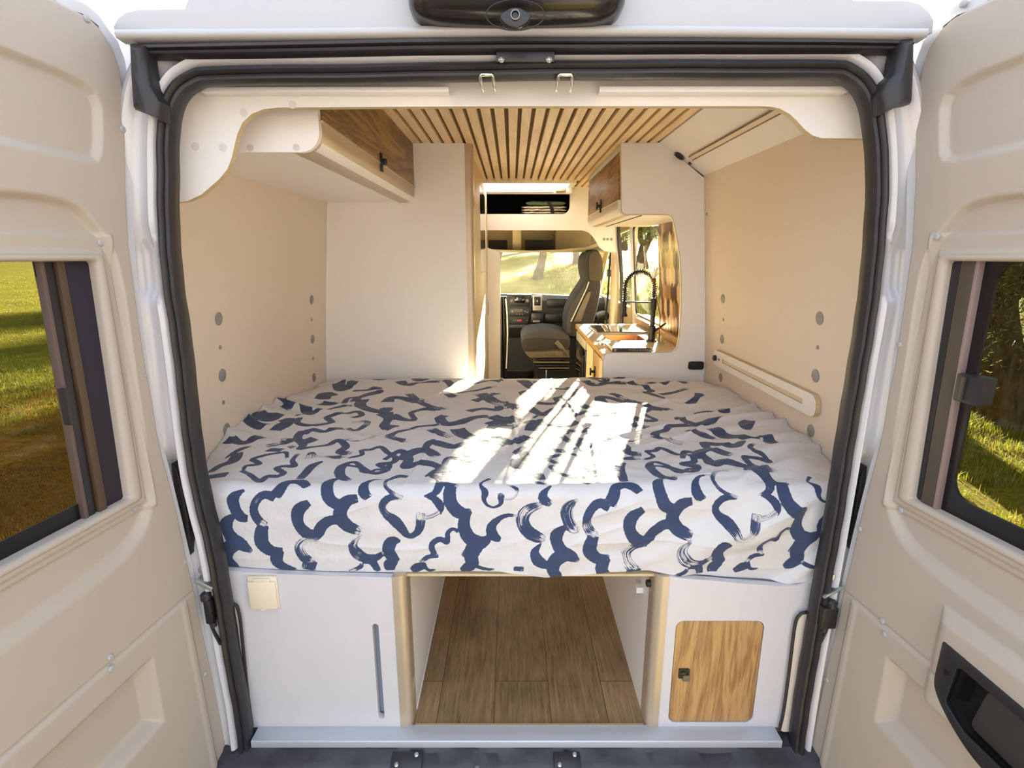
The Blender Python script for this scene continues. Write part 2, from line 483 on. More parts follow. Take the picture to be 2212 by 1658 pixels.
# black plates standing in for the dark inside the slots low on both pillars
for s, pts in ((-1, [(371, 1000), (382, 1012), (392, 1040), (408, 1120), (415, 1195), (409, 1200), (392, 1130), (378, 1060)]), (1, [(1872, 1006), (1862, 1016), (1856, 1040), (1846, 1100), (1838, 1160), (1834, 1185), (1842, 1185), (1858, 1100), (1868, 1050)])):
    pp = [(p.x, p.z) for p in (atY(x, y, -.005) for x, y in pts)]
    MB().prism(pp, fXZ, -.008, .03).build('slot_shade_plate', MT['matteblack'], rear, bevel=.001)
# outside flanks beyond the frame so no daylight leaks in
for s in (-1, 1):
    rings = []
    for z in np.linspace(-.45, 1.80, 24):
        x = wall_x(z, s)
        rings.append([(x + s * .075, .10, z), (x + s * .075, 3.10, z), (x + s * .12, 3.10, z), (x + s * .12, .10, z)])
for s in (-1, 1):
    zs = []
    Y0, Y1 = .085, 3.06
    w = thing('wall_left' if s < 0 else 'wall_right', 'beige inner lining of the %s side of the van, dotted with grey caps' % ('left' if s < 0 else 'right'), 'wall', (CX + s * .9, 1.5, 0), kind='structure')
    def strip(ya, yb, za, zb, name='lining', m=MT['beige'], th=.10):
        rings = []
        for z in np.linspace(za, zb, 22):
            x = wall_x(z, s)
            rings.append([(x, ya, z), (x, yb, z), (x + s * th, yb, z), (x + s * th, ya, z)])
        return MB().loft(rings).build(name, m, w, ang=30)
    if s < 0:
        strip(Y0, Y1, -.06, 1.66)
    else:
        strip(Y0, 2.19, -.06, 1.66)
        strip(2.19, 2.95, -.06, .86); strip(2.19, 2.95, 1.52, 1.66, th=.03)
        strip(2.95, 3.03, -.06, 1.66, 'door_post', MT['white'], th=.02)
    rings = []
    for z in np.linspace(-.06, 1.60, 16):
        x = wall_x(z, s)
        rings.append([(x - s * .06, .05, z), (x - s * .06, .085, z), (x + s * .10, .085, z), (x + s * .10, .05, z)])
    MB().loft(rings).build('light_leak_filler', MT['beige'], w, ang=30)  # hidden strip added to stop light leaking between frame and lining
    big, small = .0205, .0065
    if s < 0: caps = [(472, 688, big), (475, 750, small), (480, 810, big), (482, 869, small), (489, 927, big), (673, 647, big), (673, 690, small), (675, 732, big), (676, 774, small), (678, 815, big)]
    else: caps = [(1562, 645, big), (1563, 690, small), (1560, 732, big), (1557, 815, big), (1771, 687, big), (1767, 750, small), (1762, 811, big), (1752, 930, big), (1527, 462, small)]
    for px, py, r in caps:
        p = at_wall(px, py, s)
        sl = (wall_x(p.z + .05, s) - wall_x(p.z - .05, s)) / .1
        n = Vector((-s, 0, s * sl)).normalized()
        MB().lathe([(0, .0), (r, 0), (r, .0022), (r * .9, .0032), (0, .0032)], p - n * .0004, n, 28).build('cap', MT['cap'], w)
wr = w
# side window in the right wall
p = MB(); x0 = wall_x(1.2, 1)
pane = [(wall_x(.85, 1) + .008, .85), (wall_x(1.53, 1) + .008, 1.53)]
MB().loft([[(a, 2.15, z), (a, 2.97, z), (a + .004, 2.97, z), (a + .004, 2.15, z)] for a, z in pane]).build('window_1', MT['glass'], None)
tag(bpy.data.objects['window_1'], 'clear side window beside the kitchen worktop', 'window', kind='structure')
MB().prism(rrect(2.192, 2.948, .862, 1.518, .05), lambda a, b, c: Vector((wall_x(b, 1) + c, a, b)), .004, .018, [rrect(2.235, 2.942, .872, 1.508, .045)]).build('window_frame', MT['rubber'], wr)

# floor
fl = MB().box(-.93, .965, .045, 3.1, -.06, 0).build('floor', MT['planks'])
tag(fl, 'brown wood-look vinyl plank floor of the van', 'floor', kind='structure')
# ceiling: backing with timber slats
ce = thing('ceiling', 'pale timber slats with dark gaps under the van roof', 'ceiling', (.1, 1.5, 1.8), kind='structure')
mb = MB().box(-.66, .69, .10, 2.66, 1.814, 1.83).box(-.66, -.28, 2.66, 2.90, 1.814, 1.83).box(.40, .69, 2.66, 2.90, 1.814, 1.83).box(-.66, .69, 2.90, 3.06, 1.814, 1.83)
mb.build('backing', MT['slatback'], ce)
# curved roof shell above lining and slats, open where the roof hatch sits
def arc_(s):
    return [(CX + s * .905, 1.60), (CX + s * .872, 1.655), (CX + s * .66, 1.832)], [(CX + s * .70, 1.85), (CX + s * .80, 1.79), (CX + s * .88, 1.71), (CX + s * .935, 1.60)]
(iR, oR), (iL, oL) = arc_(1), arc_(-1)
full = iR + iL[::-1] + oL[::-1] + oR
mb = MB().prism(full, fXZ, .085, 2.66).prism(full, fXZ, 2.90, 3.62)
mb.prism(iR + [(.40, 1.832), (.40, 1.85)] + oR, fXZ, 2.66, 2.90).prism([(-.28, 1.832)] + iL[::-1] + oL[::-1] + [(-.28, 1.85)], fXZ, 2.66, 2.90)
tag(mb.build('roof', MT['paint'], bevel=.004), 'white painted roof shell of the van', 'roof', kind='structure')
mb = MB(); x = -.452; pitch = .0487; wd = .0345
ks = 0
while x < .665:
    for (ya, yb) in ((.08, 1.72), (1.7206, 2.64), (2.6406, 2.96)):
        if ya > 2.6 and x + wd > -.29 and x < .43:
            continue
        mb.box(x, min(x + wd, .668), ya, yb, 1.797, 1.8142)
    x += pitch
mb.build('slats', MT['slat'], ce, bevel=.0012, seg=1)
# header cladding strip between frame and front board, two pale strips under the seal
for a, b in (((430, 175), (968, 165)), ((1296, 165), (1835, 175))):
    p, q = atY(a[0], a[1], .045), atY(b[0], b[1], .045)
    t = tag(MB().box(p.x, q.x, .045, .0745, 1.639, 1.649 if p.x < 0 else 1.650).build('trim_1' if p.x < 0 else 'trim_2', MT['white'], bevel=.001), 'thin pale strip under the black seal, %s of the two hooks' % ('left' if p.x < 0 else 'right'), 'trim', kind='structure')
MB().prism([(-.80, 1.63), (.835, 1.63), (.78, 1.69), (.66, 1.742), (-.62, 1.742), (-.745, 1.69)], fXZ, .0945, .12).build('header_lining', MT['beige'], rear)

# ------------------------------------------------------------------ seals
mb = MB()
prof = [(-.014, .022), (-.0165, .008), (-.0155, -.004), (-.011, -.013), (-.0065, -.014), (-.0045, -.009), (-.002, -.010), (.000, -.017), (.005, -.021), (.010, -.019), (.0145, -.011), (.016, .002), (.012, .012), (.0, .022)]
def wav(x, z, d, k): return .0012 * math.sin(x * 23 + z * 17) + .0008 * math.sin(z * 61)
loop_sweep(mb, prof, wav)
o = mb.build('door_seal', MT['rubber'], ang=38)
tag(o, 'thick ribbed black rubber seal looping round the rear opening', 'rubber seal')

g = thing('rain_gasket', 'straight black rubber gasket across the top of the opening, a boot at each end', 'rubber gasket', (CX, -.03, 1.66))
top = [(286, 97, 122), (320, 93, 121), (600, 86, 118), (900, 79, 112), (1106, 77, 110), (1500, 79, 108), (1800, 82, 108), (1940, 85, 110), (1972, 88, 112)]
rings = []
for x, ya, yb in top:
    a, b = atY(x, ya, -.035), atY(x, yb, -.035)
    z0, z1 = a.z, b.z; h = z0 - z1
    rings.append([(a.x, y, z0 - h * t) for t, y in ((0, -.012), (.05, -.032), (.2, -.041), (.42, -.041), (.52, -.033), (.6, -.036), (.78, -.034), (.97, -.024), (1, -.008))])
MB().loft(rings).build('gasket_strip', MT['rubber'], g, ang=30)
boot = [(281, 91), (317, 95), (321, 131), (329, 187), (352, 223), (349, 262), (331, 252), (309, 243), (288, 235), (283, 155)]
bootR = [(1973, 80), (1942, 86), (1932, 130), (1928, 160), (1909, 178), (1900, 207), (1906, 246), (1948, 226), (1970, 223), (1973, 150)]
for pts in (boot, bootR):
    pp = [atY(x, y, -.04) for x, y in pts]
    s = -1 if pp[0].x < 0 else 1
    c = sum((Vector((p.x, p.z)) for p in pp), Vector((0, 0))) / len(pp)
    r0 = [(p.x, -.012, p.z) for p in pp]
    r1 = [(p.x, -.034, p.z) for p in pp]
    r2 = [((p.x * .84 + c.x * .16), -.046, (p.z * .92 + c.y * .08)) for p in pp]
    r3 = [((p.x * .3 + c.x * .7) + s * .004, -.056, (p.z * .8 + c.y * .2)) for p in pp]
    MB().loft([r0, r1, r2, r3]).build('corner_boot', MT['rubber'], g, ang=40)

# plate and striker loops on the header
p, q = atY(1072, 114, -.02), atY(1197, 137, -.02)
lp = thing('latch_plate', 'black screwed plate at the middle of the header, above the two hooks', 'latch plate', (p.x / 2 + q.x / 2, -.02, q.z))
MB().box(p.x, q.x, -.028, .002, q.z, p.z).build('plate', MT['blackpl'], lp, bevel=.002)
for px in (1083, 1186):
    c = atY(px, 129, -.028)
    MB().lathe([(0, 0), (.006, 0), (.006, .002), (.004, .0035), (.002, .0015), (0, .0015)], c, (0, -1, 0), 16).build('screw', MT['steel'], lp)
for i, (a, b, c2, d2, lab) in enumerate(((1036, 1066, 1040, 1067, 'left'), (1205, 1237, 1204, 1236, 'right'))):
    y0, y1 = 161, 181
    pts = [atY(c2, y1, -.012), atY(a + 1, y0 + 4, -.024), atY(a + 4, y0, -.026), atY(b - 4, y0, -.026), atY(b - 1, y0 + 4, -.024), atY(d2, y1, -.012)]
    pts = [Vector((pts[0].x, .05, pts[0].z))] + pts + [Vector((pts[-1].x, .05, pts[-1].z))]
    o = MB().tube(pts, .0036, 10).build('striker_hook', MT['chrome'], ang=60)
    tag(o, 'chrome U-shaped latch hook under the header seal, the %s one' % lab, 'hook', 'latch hooks under the header')

# brake light / camera housing
h = thing('camera_housing', 'glossy black reversing camera housing on the roof edge', 'camera', (CX, -.06, 1.75))
out = [(880, -40), (882, 5), (886, 24), (898, 38), (925, 48), (980, 54), (1110, 57), (1250, 54), (1305, 48), (1332, 36), (1346, 18), (1351, 0), (1352, -40)]
pp = smooth_path([(p.x, p.z) for p in (atY(x, y, -.06) for x, y in out)], 4)
c = Vector((CX - .01, 1.80))
def rg(k, y): return [(c.x + (x - c.x) * k, y, c.y + (z - c.y) * (k if z < c.y else 1)) for x, z in pp]
MB().loft([rg(1.0, -.02), rg(1.0, -.058), rg(.985, -.075), rg(.95, -.092), rg(.88, -.106), rg(.7, -.118), rg(.4, -.124)]).build('housing', mat('gloss_black_housing', '#241f1e', .22, coat=.3), h, ang=50)
e = atY(1113, 34, -.121)
ring = [(e.x + .052 * math.cos(t), -.1235, e.z + .024 * math.sin(t)) for t in np.linspace(0, 2 * math.pi, 40, endpoint=False)]
MB().tube(ring, .0012, 6, True).build('seam_ring', MT['matteblack'], h)
eye = [(e.x + .028 * u, e.z - .004 + .014 * (1 - u * u)) for u in np.linspace(1, -1, 16)] + [(e.x + .028 * u, e.z - .004 - .018 * (1 - u * u) ** .8) for u in np.linspace(-1, 1, 16)[1:-1]]
MB().prism(eye, fXZ, -.112, -.130).build('camera_eye', MT['blackpl'], h, bevel=.003)
MB().lathe([(0, .0), (.0085, 0), (.0085, .003), (.006, .004), (.0055, .002), (0, .0035)], (e.x, -.1295, e.z - .003), (0, -1, 0), 24).build('lens', MT['screen'], h)
MB().tube([(e.x + .0075 * math.cos(t), -.1335, e.z - .003 + .0075 * math.sin(t)) for t in np.linspace(0, 2 * math.pi, 24, endpoint=False)], .001, 6, True).build('lens_ring', MT['cap'], h)

# ------------------------------------------------------------------ rear front board (pelmet) with curved cut-out
low = [(340, 437), (380, 437), (405, 434), (435, 420), (473, 387), (491, 365), (501, 339), (507, 311), (513, 288), (524, 264), (543, 246), (568, 236), (600, 232), (1106, 229), (1500, 229), (1640, 229), (1664, 230), (1684, 234), (1706, 246), (1722, 261), (1738, 279), (1755, 292), (1774, 298), (1866, 299), (1905, 299)]
pp = [(p.x, p.z) for p in (atY(x, y, .075) for x, y in low)]
pl = [(pp[0][0], pp[0][1])] + pp[1:]
poly = pl + [(pl[-1][0], 1.66), (.74, 1.70), (.62, 1.742), (-.59, 1.742), (-.71, 1.70), (pl[0][0], 1.66)]
pb = thing('pelmet_board', 'white curved-edge board framing the top of the rear opening', 'pelmet board', (CX, .08, 1.42))
MB().prism(poly, fXZ, .075, .0755).build('face', MT['pelmet'], pb)
MB().prism(poly, fXZ, .0756, .094).build('board', MT['plyedge'], pb)
for px, py in ((422, 316), (482, 318), (527, 243), (632, 226)):
    p = atY(px, py, .075)
    MB().lathe([(0, 0), (.0085, 0), (.0085, .0012), (0, .0012)], p, (0, -1, 0), 20).build('cap', MT['palecap'], pb)
# ================================================================== LEFT OVERHEAD CABINET
oc = thing('overhead_cabinet', 'white overhead cabinet with an oak door, under the ceiling on the left', 'cabinet', (-.65, .17, 1.54))
zb, xr, Y0, Y1 = 1.541, -.452, .165, 1.4
def cab_section(k=0.0):
    return rounded([(wall_x(zb, -1) - .01, zb + k, 0), (xr - k, zb + k, .046), (xr - k, 1.612, 0), (-.855, 1.612, 0)], 8)
MB().prism(rounded([(wall_x(zb, -1) - .01, zb, 0), (xr - .004, zb, .046), (xr - .004, 1.80, 0), (-.665, 1.80, 0), (-.853, 1.64, 0)], 8), fXZ, Y0 - .001, Y0 + .016).build('end_panel', MT['white'], oc)
MB().prism(cab_section(.002), fXZ, Y0 + .016, Y1 - .001).build('bottom_panel', MT['wardrobe'], oc)
# rounded profile along the lower front edge
prof = [(xr - .07, zb - .0015)] + [(xr - .046 + .0475 * math.sin(t), zb + .046 - .0475 * math.cos(t)) for t in np.linspace(0, math.pi / 2, 18)] + [(xr + .0015, 1.606), (xr + .006, 1.607), (xr + .006, 1.611), (xr - .006, 1.611), (xr - .006, zb + .05), (xr - .06, zb + .006)]
MB().prism(prof, fXZ, Y0 + .001, Y1 - .001).build('edge_profile', MT['champagne'], oc, ang=40)
MB().prism([(-.853, 1.6125), (xr - .012, 1.6125), (xr - .012, 1.80), (-.665, 1.80), (-.853, 1.64)], fXZ, Y0 + .0165, Y1 - .001).build('carcass', MT['kbody'], oc)
dr = MB().box(xr - .012, xr + .003, Y0 + .02, Y1 - .004, 1.6135, 1.796).build('door', MT['walnut'], oc, bevel=.0015)
p = atX(823, 351, xr + .003)
mb = MB().box(xr + .003, xr + .009, p.y - .011, p.y + .011, p.z - .03, p.z + .03)
mb.box(xr + .003, xr + .024, p.y - .006, p.y + .006, p.z - .008, p.z + .012)
mb.build('handle', MT['matteblack'], dr, bevel=.002)
for px, py in ((541, 319), (640, 318)):
    p = atY(px, py, Y0 - .001)
    MB().lathe([(0, 0), (.008, 0), (.008, .0012), (0, .0012)], p, (0, -1, 0), 20).build('cap', MT['palecap'], oc)

# ================================================================== WARDROBE (wet-room unit) on the left
wd = thing('wardrobe', 'tall pale grey wardrobe behind the bed on the left, with a rounded cream corner post', 'wardrobe', (-.55, 1.42, 0))
xe = -.216
def side_strip(z0, z1, xin, s=-1, n=14):
    return [(wall_x(z, s) - s * .002, z) for z in np.linspace(z0, z1, n)]
poly = [(-.66, 1.797)] + side_strip(0, 1.645, 0)[::-1] + [(xe, 0), (xe, 1.797)]
MB().prism(poly, fXZ, 1.40, 1.42).build('back_panel', MT['wardrobe'], wd)
pts = [(-.216, 1.402), (-.198, 1.402)] + [(-.198 + .018 * math.sin(t), 1.42 - .018 * math.cos(t)) for t in np.linspace(0, math.pi / 2, 8)] + [(-.18, 1.47), (-.216, 1.47)]
MB().prism(pts, fXY, 0, 1.797).build('corner_post', MT['champagne'], wd, ang=25)
MB().box(-.235, -.197, 1.47, 2.93, 0, 1.797).build('side_panel', MT['kbody'], wd)
sd = MB().box(-.197, -.190, 1.60, 2.86, .03, 1.76).build('sliding_door', MT['kbody'], wd, bevel=.002)
MB().box(-.199, -.184, 2.86, 2.90, .02, 1.78).build('door_jamb', MT['champagne'], wd, bevel=.002)
MB().box(-.1895, -.1885, 2.1, 2.7, 1.2, 1.70).build('mirror', MT['chrome'], sd)
# corner bead where the wardrobe meets the side wall
zs = np.linspace(.6, 1.54, 14)
bead = tag(MB().tube([(wall_x(z, -1) + .003, 1.397, z) for z in zs], .0035, 8).build('corner_bead', MT['white']), 'thin white corner bead where the left wall meets the grey wardrobe', 'corner bead')
zs = np.linspace(.6, 1.64, 14)
tag(MB().tube([(wall_x(z, 1) - .003, 1.397, z) for z in zs], .003, 8).build('corner_bead', MT['white']), 'thin white corner bead where the right wall meets the kitchen panel', 'corner bead')
# latch on the cab partition
lt = thing('door_latch', 'black box latch on the edge of the white partition beyond the wardrobe', 'latch', (-.19, 2.92, .9))
p, q = atY(1036, 652, 2.92), atY(1055, 680, 2.92)
MB().box(p.x, q.x, 2.90, 2.94, q.z, p.z).build('case', MT['blackpl'], lt, bevel=.004)
MB().box(p.x + .012, q.x - .012, 2.892, 2.90, q.z + .03, p.z - .03).build('tongue', MT['matteblack'], lt, bevel=.002)

# ================================================================== FRONT PARTITION AND SHELF
fp = thing('cab_partition', 'white partition panel with a rounded top corner, left of the passage to the cab', 'partition', (-.15, 2.96, 0))
pts = [(1043, 518), (1046, 527), (1053, 534), (1062, 538), (1070, 540), (1076, 544), (1080, 552), (1080.5, 600), (1081, 840)]
pp = smooth_path([(p.x, p.z) for p in (atY(x, y, 2.95) for x, y in pts)], 4)
pp = [(-.225, pp[0][1])] + pp + [(pp[-1][0], 0), (-.225, 0)]
MB().prism(pp, fXZ, 2.95, 2.968).build('panel', MT['pelmet'], fp)

fs = thing('front_shelf_panel', 'white board with a dark storage slot above the cab, three grey dots at its right', 'shelf panel', (.3, 2.96, 1.33))
bot = [(1041, 497), (1255, 497), (1262, 498), (1272, 502), (1281, 511), (1288, 522), (1295, 534), (1304, 541), (1314, 544), (1337, 545), (1333, 500), (1330, 470)]
pp = [(p.x, p.z) for p in (atY(x, y, 2.95) for x, y in bot)]
pp = [(-.225, pp[0][1])] + pp[1:] + [(.80, 1.60), (.80, 1.797), (-.225, 1.797)]
a, b = atY(1043, 462, 2.95), atY(1231, 424, 2.95)
hole = rounded([(-.21, a.z, 0), (b.x, a.z, .055), (b.x, 1.745, 0), (-.21, 1.745, 0)], 8)
MB().prism(pp, fXZ, 2.95, 2.966, [hole]).build('panel', MT['pelmet'], fs)
for px in (1305, 1312.5, 1320.5):
    c = atY(px, 516.5, 2.95)
    MB().lathe([(0, 0), (.0105, 0), (.0105, .002), (0, .002)], c, (0, -1, 0), 20).build('cap', MT['cap'], fs)
mb = MB()
mb.box(-.225, .46, 2.967, 3.55, a.z - .016, a.z - .001); mb.box(-.225, .46, 3.54, 3.55, a.z, 1.797)
mb.box(.455, .47, 2.967, 3.55, a.z - .016, 1.797); mb.box(-.235, -.225, 2.967, 3.55, a.z - .016, 1.797); mb.box(-.235, .47, 2.967, 3.55, 1.79, 1.80)
mb.build('storage_box', MT['strap'], fs)

# folded things in the slot
def folded(name, label, cat, x0, x1, y0, y1, z0, h, m, n, wob):
    t = thing(name, label, cat, ((x0 + x1) / 2, y0, z0), 'bundle in the front storage slot')
    for k in range(n):
        za, zbb = z0 + h * k / n + .0005, z0 + h * (k + 1) / n - .0005
        rr = random.Random(k * 7 + n)
        rings = []
        for i in range(15):
            u = i / 14; x = x0 + (x1 - x0) * u
            e = (1 - (2 * u - 1) ** 8)
            y = y0 + rr.uniform(-wob, wob); zc = (za + zbb) / 2 + rr.uniform(-.002, .002); hh = (zbb - za) / 2 * (.35 + .65 * e)
            rings.append([(x, y + .012, zc - hh), (x, y, zc - hh * .7), (x, y - .004, zc), (x, y, zc + hh * .7), (x, y + .012, zc + hh), (x, y1, zc + hh), (x, y1, zc - hh)])
        MB().loft(rings).build('fold', m, t, ang=70)
    return t
p, q = atY(1127, 462, 3.0), atY(1224, 462, 3.0)
s = folded('folded_foil_mat', 'folded silver foil sunshade lying in the front storage slot', 'sunshade', p.x, q.x, 3.0, 3.3, a.z + .001, .062, MT['foil'], 3, .008)
st = [(p.x * .42 + q.x * .58, 2.992, a.z + .098), (p.x * .38 + q.x * .62, 2.985, a.z + .075), (p.x * .33 + q.x * .67, 2.984, a.z + .04), (p.x * .31 + q.x * .69, 2.985, a.z + .006)]
MB().loft([[(x - .013, y, z), (x + .013, y, z), (x + .013, y - .004, z), (x - .013, y - .004, z)] for x, y, z in st]).build('strap', MT['strap'], s)
p, q = atY(1136, 445, 3.0), atY(1222, 445, 3.0)
folded('folded_blanket', 'folded grey-green blanket on top of the silver foil sunshade', 'blanket', p.x, q.x, 3.0, 3.3, a.z + .064, .034, MT['blanket'], 1, .006)

# roof hatch just before the front board
rh = thing('roof_hatch', 'roof hatch frame with a pale blind at the far end of the slatted ceiling', 'roof hatch', (.1, 2.8, 1.73))
z0 = 1.741
outr = rrect(-.30, .445, 2.64, 2.93, .05); inn = rrect(-.28, .40, 2.665, 2.895, .03)
MB().prism(outr, fXY, 1.783, 1.832, [inn]).build('frame', MT['pelmet'], rh, bevel=.003)
MB().prism(rrect(-.30, .445, 2.872, 2.93, .025), fXY, z0, 1.7825).build('front_rim', MT['pelmet'], rh, bevel=.006)
MB().box(-.278, .30, 2.866, 2.871, 1.757, 1.85).build('white_reveal', mat('white_hatch_reveal', '#f6f0f4', .4), rh)
MB().box(-.278, .30, 2.855, 2.868, 1.748, 1.755).build('blind_rail', MT['silver'], rh, bevel=.002)
MB().box(.315, .385, 2.80, 2.871, 1.748, 1.775).build('hatch_handle', MT['champagne'], rh, bevel=.003)
MB().box(-.30, .42, 2.64, 2.92, 1.862, 1.866).build('dome', MT['milky'], rh)
# ================================================================== RIGHT SIDE: sloping panel, kitchen
a3, b3 = Vector((.668, 0, 1.80)), Vector((.888, 0, 1.645))
nrm = Vector((-(1.645 - 1.80), 0, (.888 - .668))).normalized(); nrm = -nrm if nrm.z > 0 else nrm
sp_ = thing('sloping_panel', 'sloping white panel under the right roof edge with a slim light strip', 'panel', (.78, .75, 1.64))
q3 = [(a3.x, a3.z), (b3.x, b3.z + .012), (a3.x, 1.812)]
MB().prism(q3, fXZ, .096, 1.412).build('board', MT['pelmet'], sp_)
def at_slope(px, py, k=0.0): return hit(px, py, a3 + nrm * k, nrm)
def slope_box(mb, pa, pb, half, th, base=0.0):
    """bar lying on the slope from pa to pb"""
    d = (pb - pa).normalized(); s = d.cross(nrm).normalized()
    c = (pa + pb) / 2 + nrm * (base + th / 2)
    return mb.obox(c, d * ((pb - pa).length / 2), s * half, nrm * (th / 2))
pa, pb = at_slope(1493, 341), at_slope(1686, 236)
ls = thing('led_strip', 'slim beige light strip set into the sloping panel', 'light strip', pa)
slope_box(MB(), pa, pb, .009, .003).build('diffuser', MT['diffuser'], ls)
dv = (pb - pa).normalized().cross(nrm).normalized()
for sg in (-1, 1):
    slope_box(MB(), pa + dv * sg * .0105, pb + dv * sg * .0105, .0018, .005).build('rail', MT['walnut'], ls)
vt = thing('round_vent', 'small round black air vent on the sloping panel beside the light strip', 'vent', at_slope(1468, 337))
c = at_slope(1468, 337)
MB().lathe([(0, 0), (.026, 0), (.026, .004), (.020, .006), (.019, .003), (0, .003)], c, nrm, 28).build('bezel', MT['blackpl'], vt)
mb = MB()
for k in (-.011, -.0035, .004, .0115):
    cc = c + nrm * .005 + Vector((0, 1, 0)) * k
    mb.obox(cc, nrm.cross(Vector((0, 1, 0))) * math.sqrt(max(0, .018 ** 2 - k * k)), Vector((0, .0015, 0)), nrm * .0015)
mb.build('grille', MT['matteblack'], vt)
c = at_slope(1491, 352)
tag(MB().lathe([(0, 0), (.0085, 0), (.0085, .004), (.006, .006), (0, .006)], c, nrm, 20).build('push_button', MT['blackpl']), 'small round black push button beside the round vent', 'button')

# tall kitchen end panel with the big cut-out
kp = thing('kitchen_end_panel', 'tall white end panel of the kitchen with a rounded cut-out showing the sink', 'kitchen panel', (.7, 1.41, 0))
cut = [(1342, 452), (1343, 458), (1347, 462.5), (1353, 463.5), (1400, 463.5), (1440, 463.5), (1447, 465), (1452, 470), (1456, 482), (1460, 502), (1465, 528), (1469, 556), (1471, 597), (1471.5, 651), (1469, 706), (1466, 738), (1463, 750), (1457, 757), (1447, 760.5), (1400, 761.5), (1320, 761.5), (1311, 763), (1305, 768), (1302.5, 776)]
cc = [(p.x, p.z) for p in (atY(x, y, 1.40) for x, y in cut)]
right = [(wall_x(z, 1) + .004, z) for z in np.linspace(0, 1.645, 16)]
top = [(.680, 1.7995), (.492, 1.7995)]
poly = right + top + cc + [(cc[-1][0], 0)]
MB().prism(poly, fXZ, 1.40, 1.4185).build('panel', MT['white'], kp)
edge = [Vector((x, 1.4005, z)) for x, z in [(.492, 1.797)] + cc + [(cc[-1][0], .6)]]
MB().tube(edge, .0022, 6).build('edge_band', MT['plyedge'], kp)
ka = thing('flush_latch', 'black flush latch low on the kitchen end panel beside the bed', 'latch', atY(1502, 788, 1.40))
p, q = atY(1487, 780, 1.40), atY(1518, 797, 1.40)
MB().prism(rrect(p.x, q.x, q.z, p.z, .01), fXZ, 1.388, 1.4005).build('bezel', MT['blackpl'], ka, bevel=.003)
MB().box(p.x + .012, q.x - .012, 1.383, 1.39, q.z + .009, p.z - .010).build('lever', MT['matteblack'], ka, bevel=.002)

# kitchen wall cabinet
kc = thing('kitchen_wall_cabinet', 'kitchen overhead cabinet with an oak door above the worktop', 'cabinet', (.7, 1.9, 1.49))
kx, kz, KY1 = .496, 1.487, 2.43
sec = rounded([(kx, kz, .04), (.895, kz, 0), (.875, 1.645, 0), (.675, 1.797, 0), (kx + .016, 1.797, 0), (kx + .016, 1.555, 0), (kx, 1.555, 0)], 8)
MB().prism(sec, fXZ, 1.4185, KY1).build('carcass', MT['pelmet'], kc)
pr_ = [(kx + .06, kz - .0015)] + [(kx + .04 - .0415 * math.sin(t), kz + .04 - .0415 * math.cos(t)) for t in np.linspace(0, math.pi / 2, 18)] + [(kx - .0015, 1.548), (kx + .004, 1.548), (kx + .004, kz + .05), (kx + .06, kz + .006)]
MB().prism(pr_, fXZ, 1.419, KY1 - .001).build('edge_profile', MT['champagne'], kc, ang=40)
dr = MB().box(kx - .002, kx + .0155, 1.4195, KY1 - .003, 1.5555, 1.765).build('door', MT['walnut'], kc, bevel=.0015)
p = atX(1298, 445, kx - .002)
mb = MB().box(kx - .008, kx - .002, p.y - .013, p.y + .013, p.z - .035, p.z + .035)
mb.box(kx - .026, kx - .002, p.y - .008, p.y + .008, p.z - .008, p.z + .008); mb.box(kx - .030, kx - .022, p.y - .02, p.y + .02, p.z - .02, p.z + .02)
mb.build('handle', MT['matteblack'], dr, bevel=.002)
MB().box(kx - .004, kx + .02, 1.4195, KY1 - .003, 1.767, 1.795).build('top_rail', MT['alu'], kc, bevel=.002)
MB().box(kx + .11, kx + .118, 1.43, KY1 - .05, kz - .003, kz).build('light_groove', MT['matteblack'], kc)

# base unit, worktop and everything on it
CZ = .829
bu = thing('kitchen_base_unit', 'cream kitchen base unit with olive-wood doors under the worktop', 'kitchen cabinet', (.7, 2.0, 0))
bx = .475
MB().box(bx + .004, .90, 1.42, 2.10, 0, CZ - .032).build('carcass', MT['kbody'], bu)
d1 = MB().box(bx - .012, bx + .004, 1.58, 1.80, .10, CZ - .05).build('door', MT['olivewood'], bu, bevel=.0015)
d0 = MB().box(bx - .012, bx + .004, 1.424, 1.575, .10, CZ - .05).build('door', MT['kbody'], bu, bevel=.0015)
d2 = MB().box(bx - .012, bx + .004, 1.805, 2.06, .10, CZ - .05).build('door', MT['kbody'], bu, bevel=.0015)
for d, yy, zz in ((d1, 1.70, .675),):
    mb = MB().box(bx - .018, bx - .012, yy - .01, yy + .01, zz - .03, zz + .03)
    mb.box(bx - .036, bx - .012, yy - .007, yy + .007, zz - .007, zz + .007); mb.box(bx - .042, bx - .034, yy - .012, yy + .012, zz - .02, zz + .02)
    mb.build('handle', MT['matteblack'], d, bevel=.002)
fr = thing('fridge', 'black fridge with pale trim under the far end of the worktop', 'fridge', (.7, 2.35, 0))
MB().box(bx + .004, .90, 2.10, 2.58, .0, CZ - .032).build('case', MT['kbody'], fr)
fd = MB().box(bx - .014, bx + .004, 2.11, 2.57, .06, CZ - .11).build('door', MT['hob'], fr, bevel=.003)
MB().box(bx - .016, bx + .004, 2.11, 2.57, CZ - .105, CZ - .045).build('top_trim', MT['silver'], fr, bevel=.003)
MB().box(bx - .026, bx - .014, 2.13, 2.15, .35, .68).build('handle', MT['matteblack'], fd, bevel=.002)

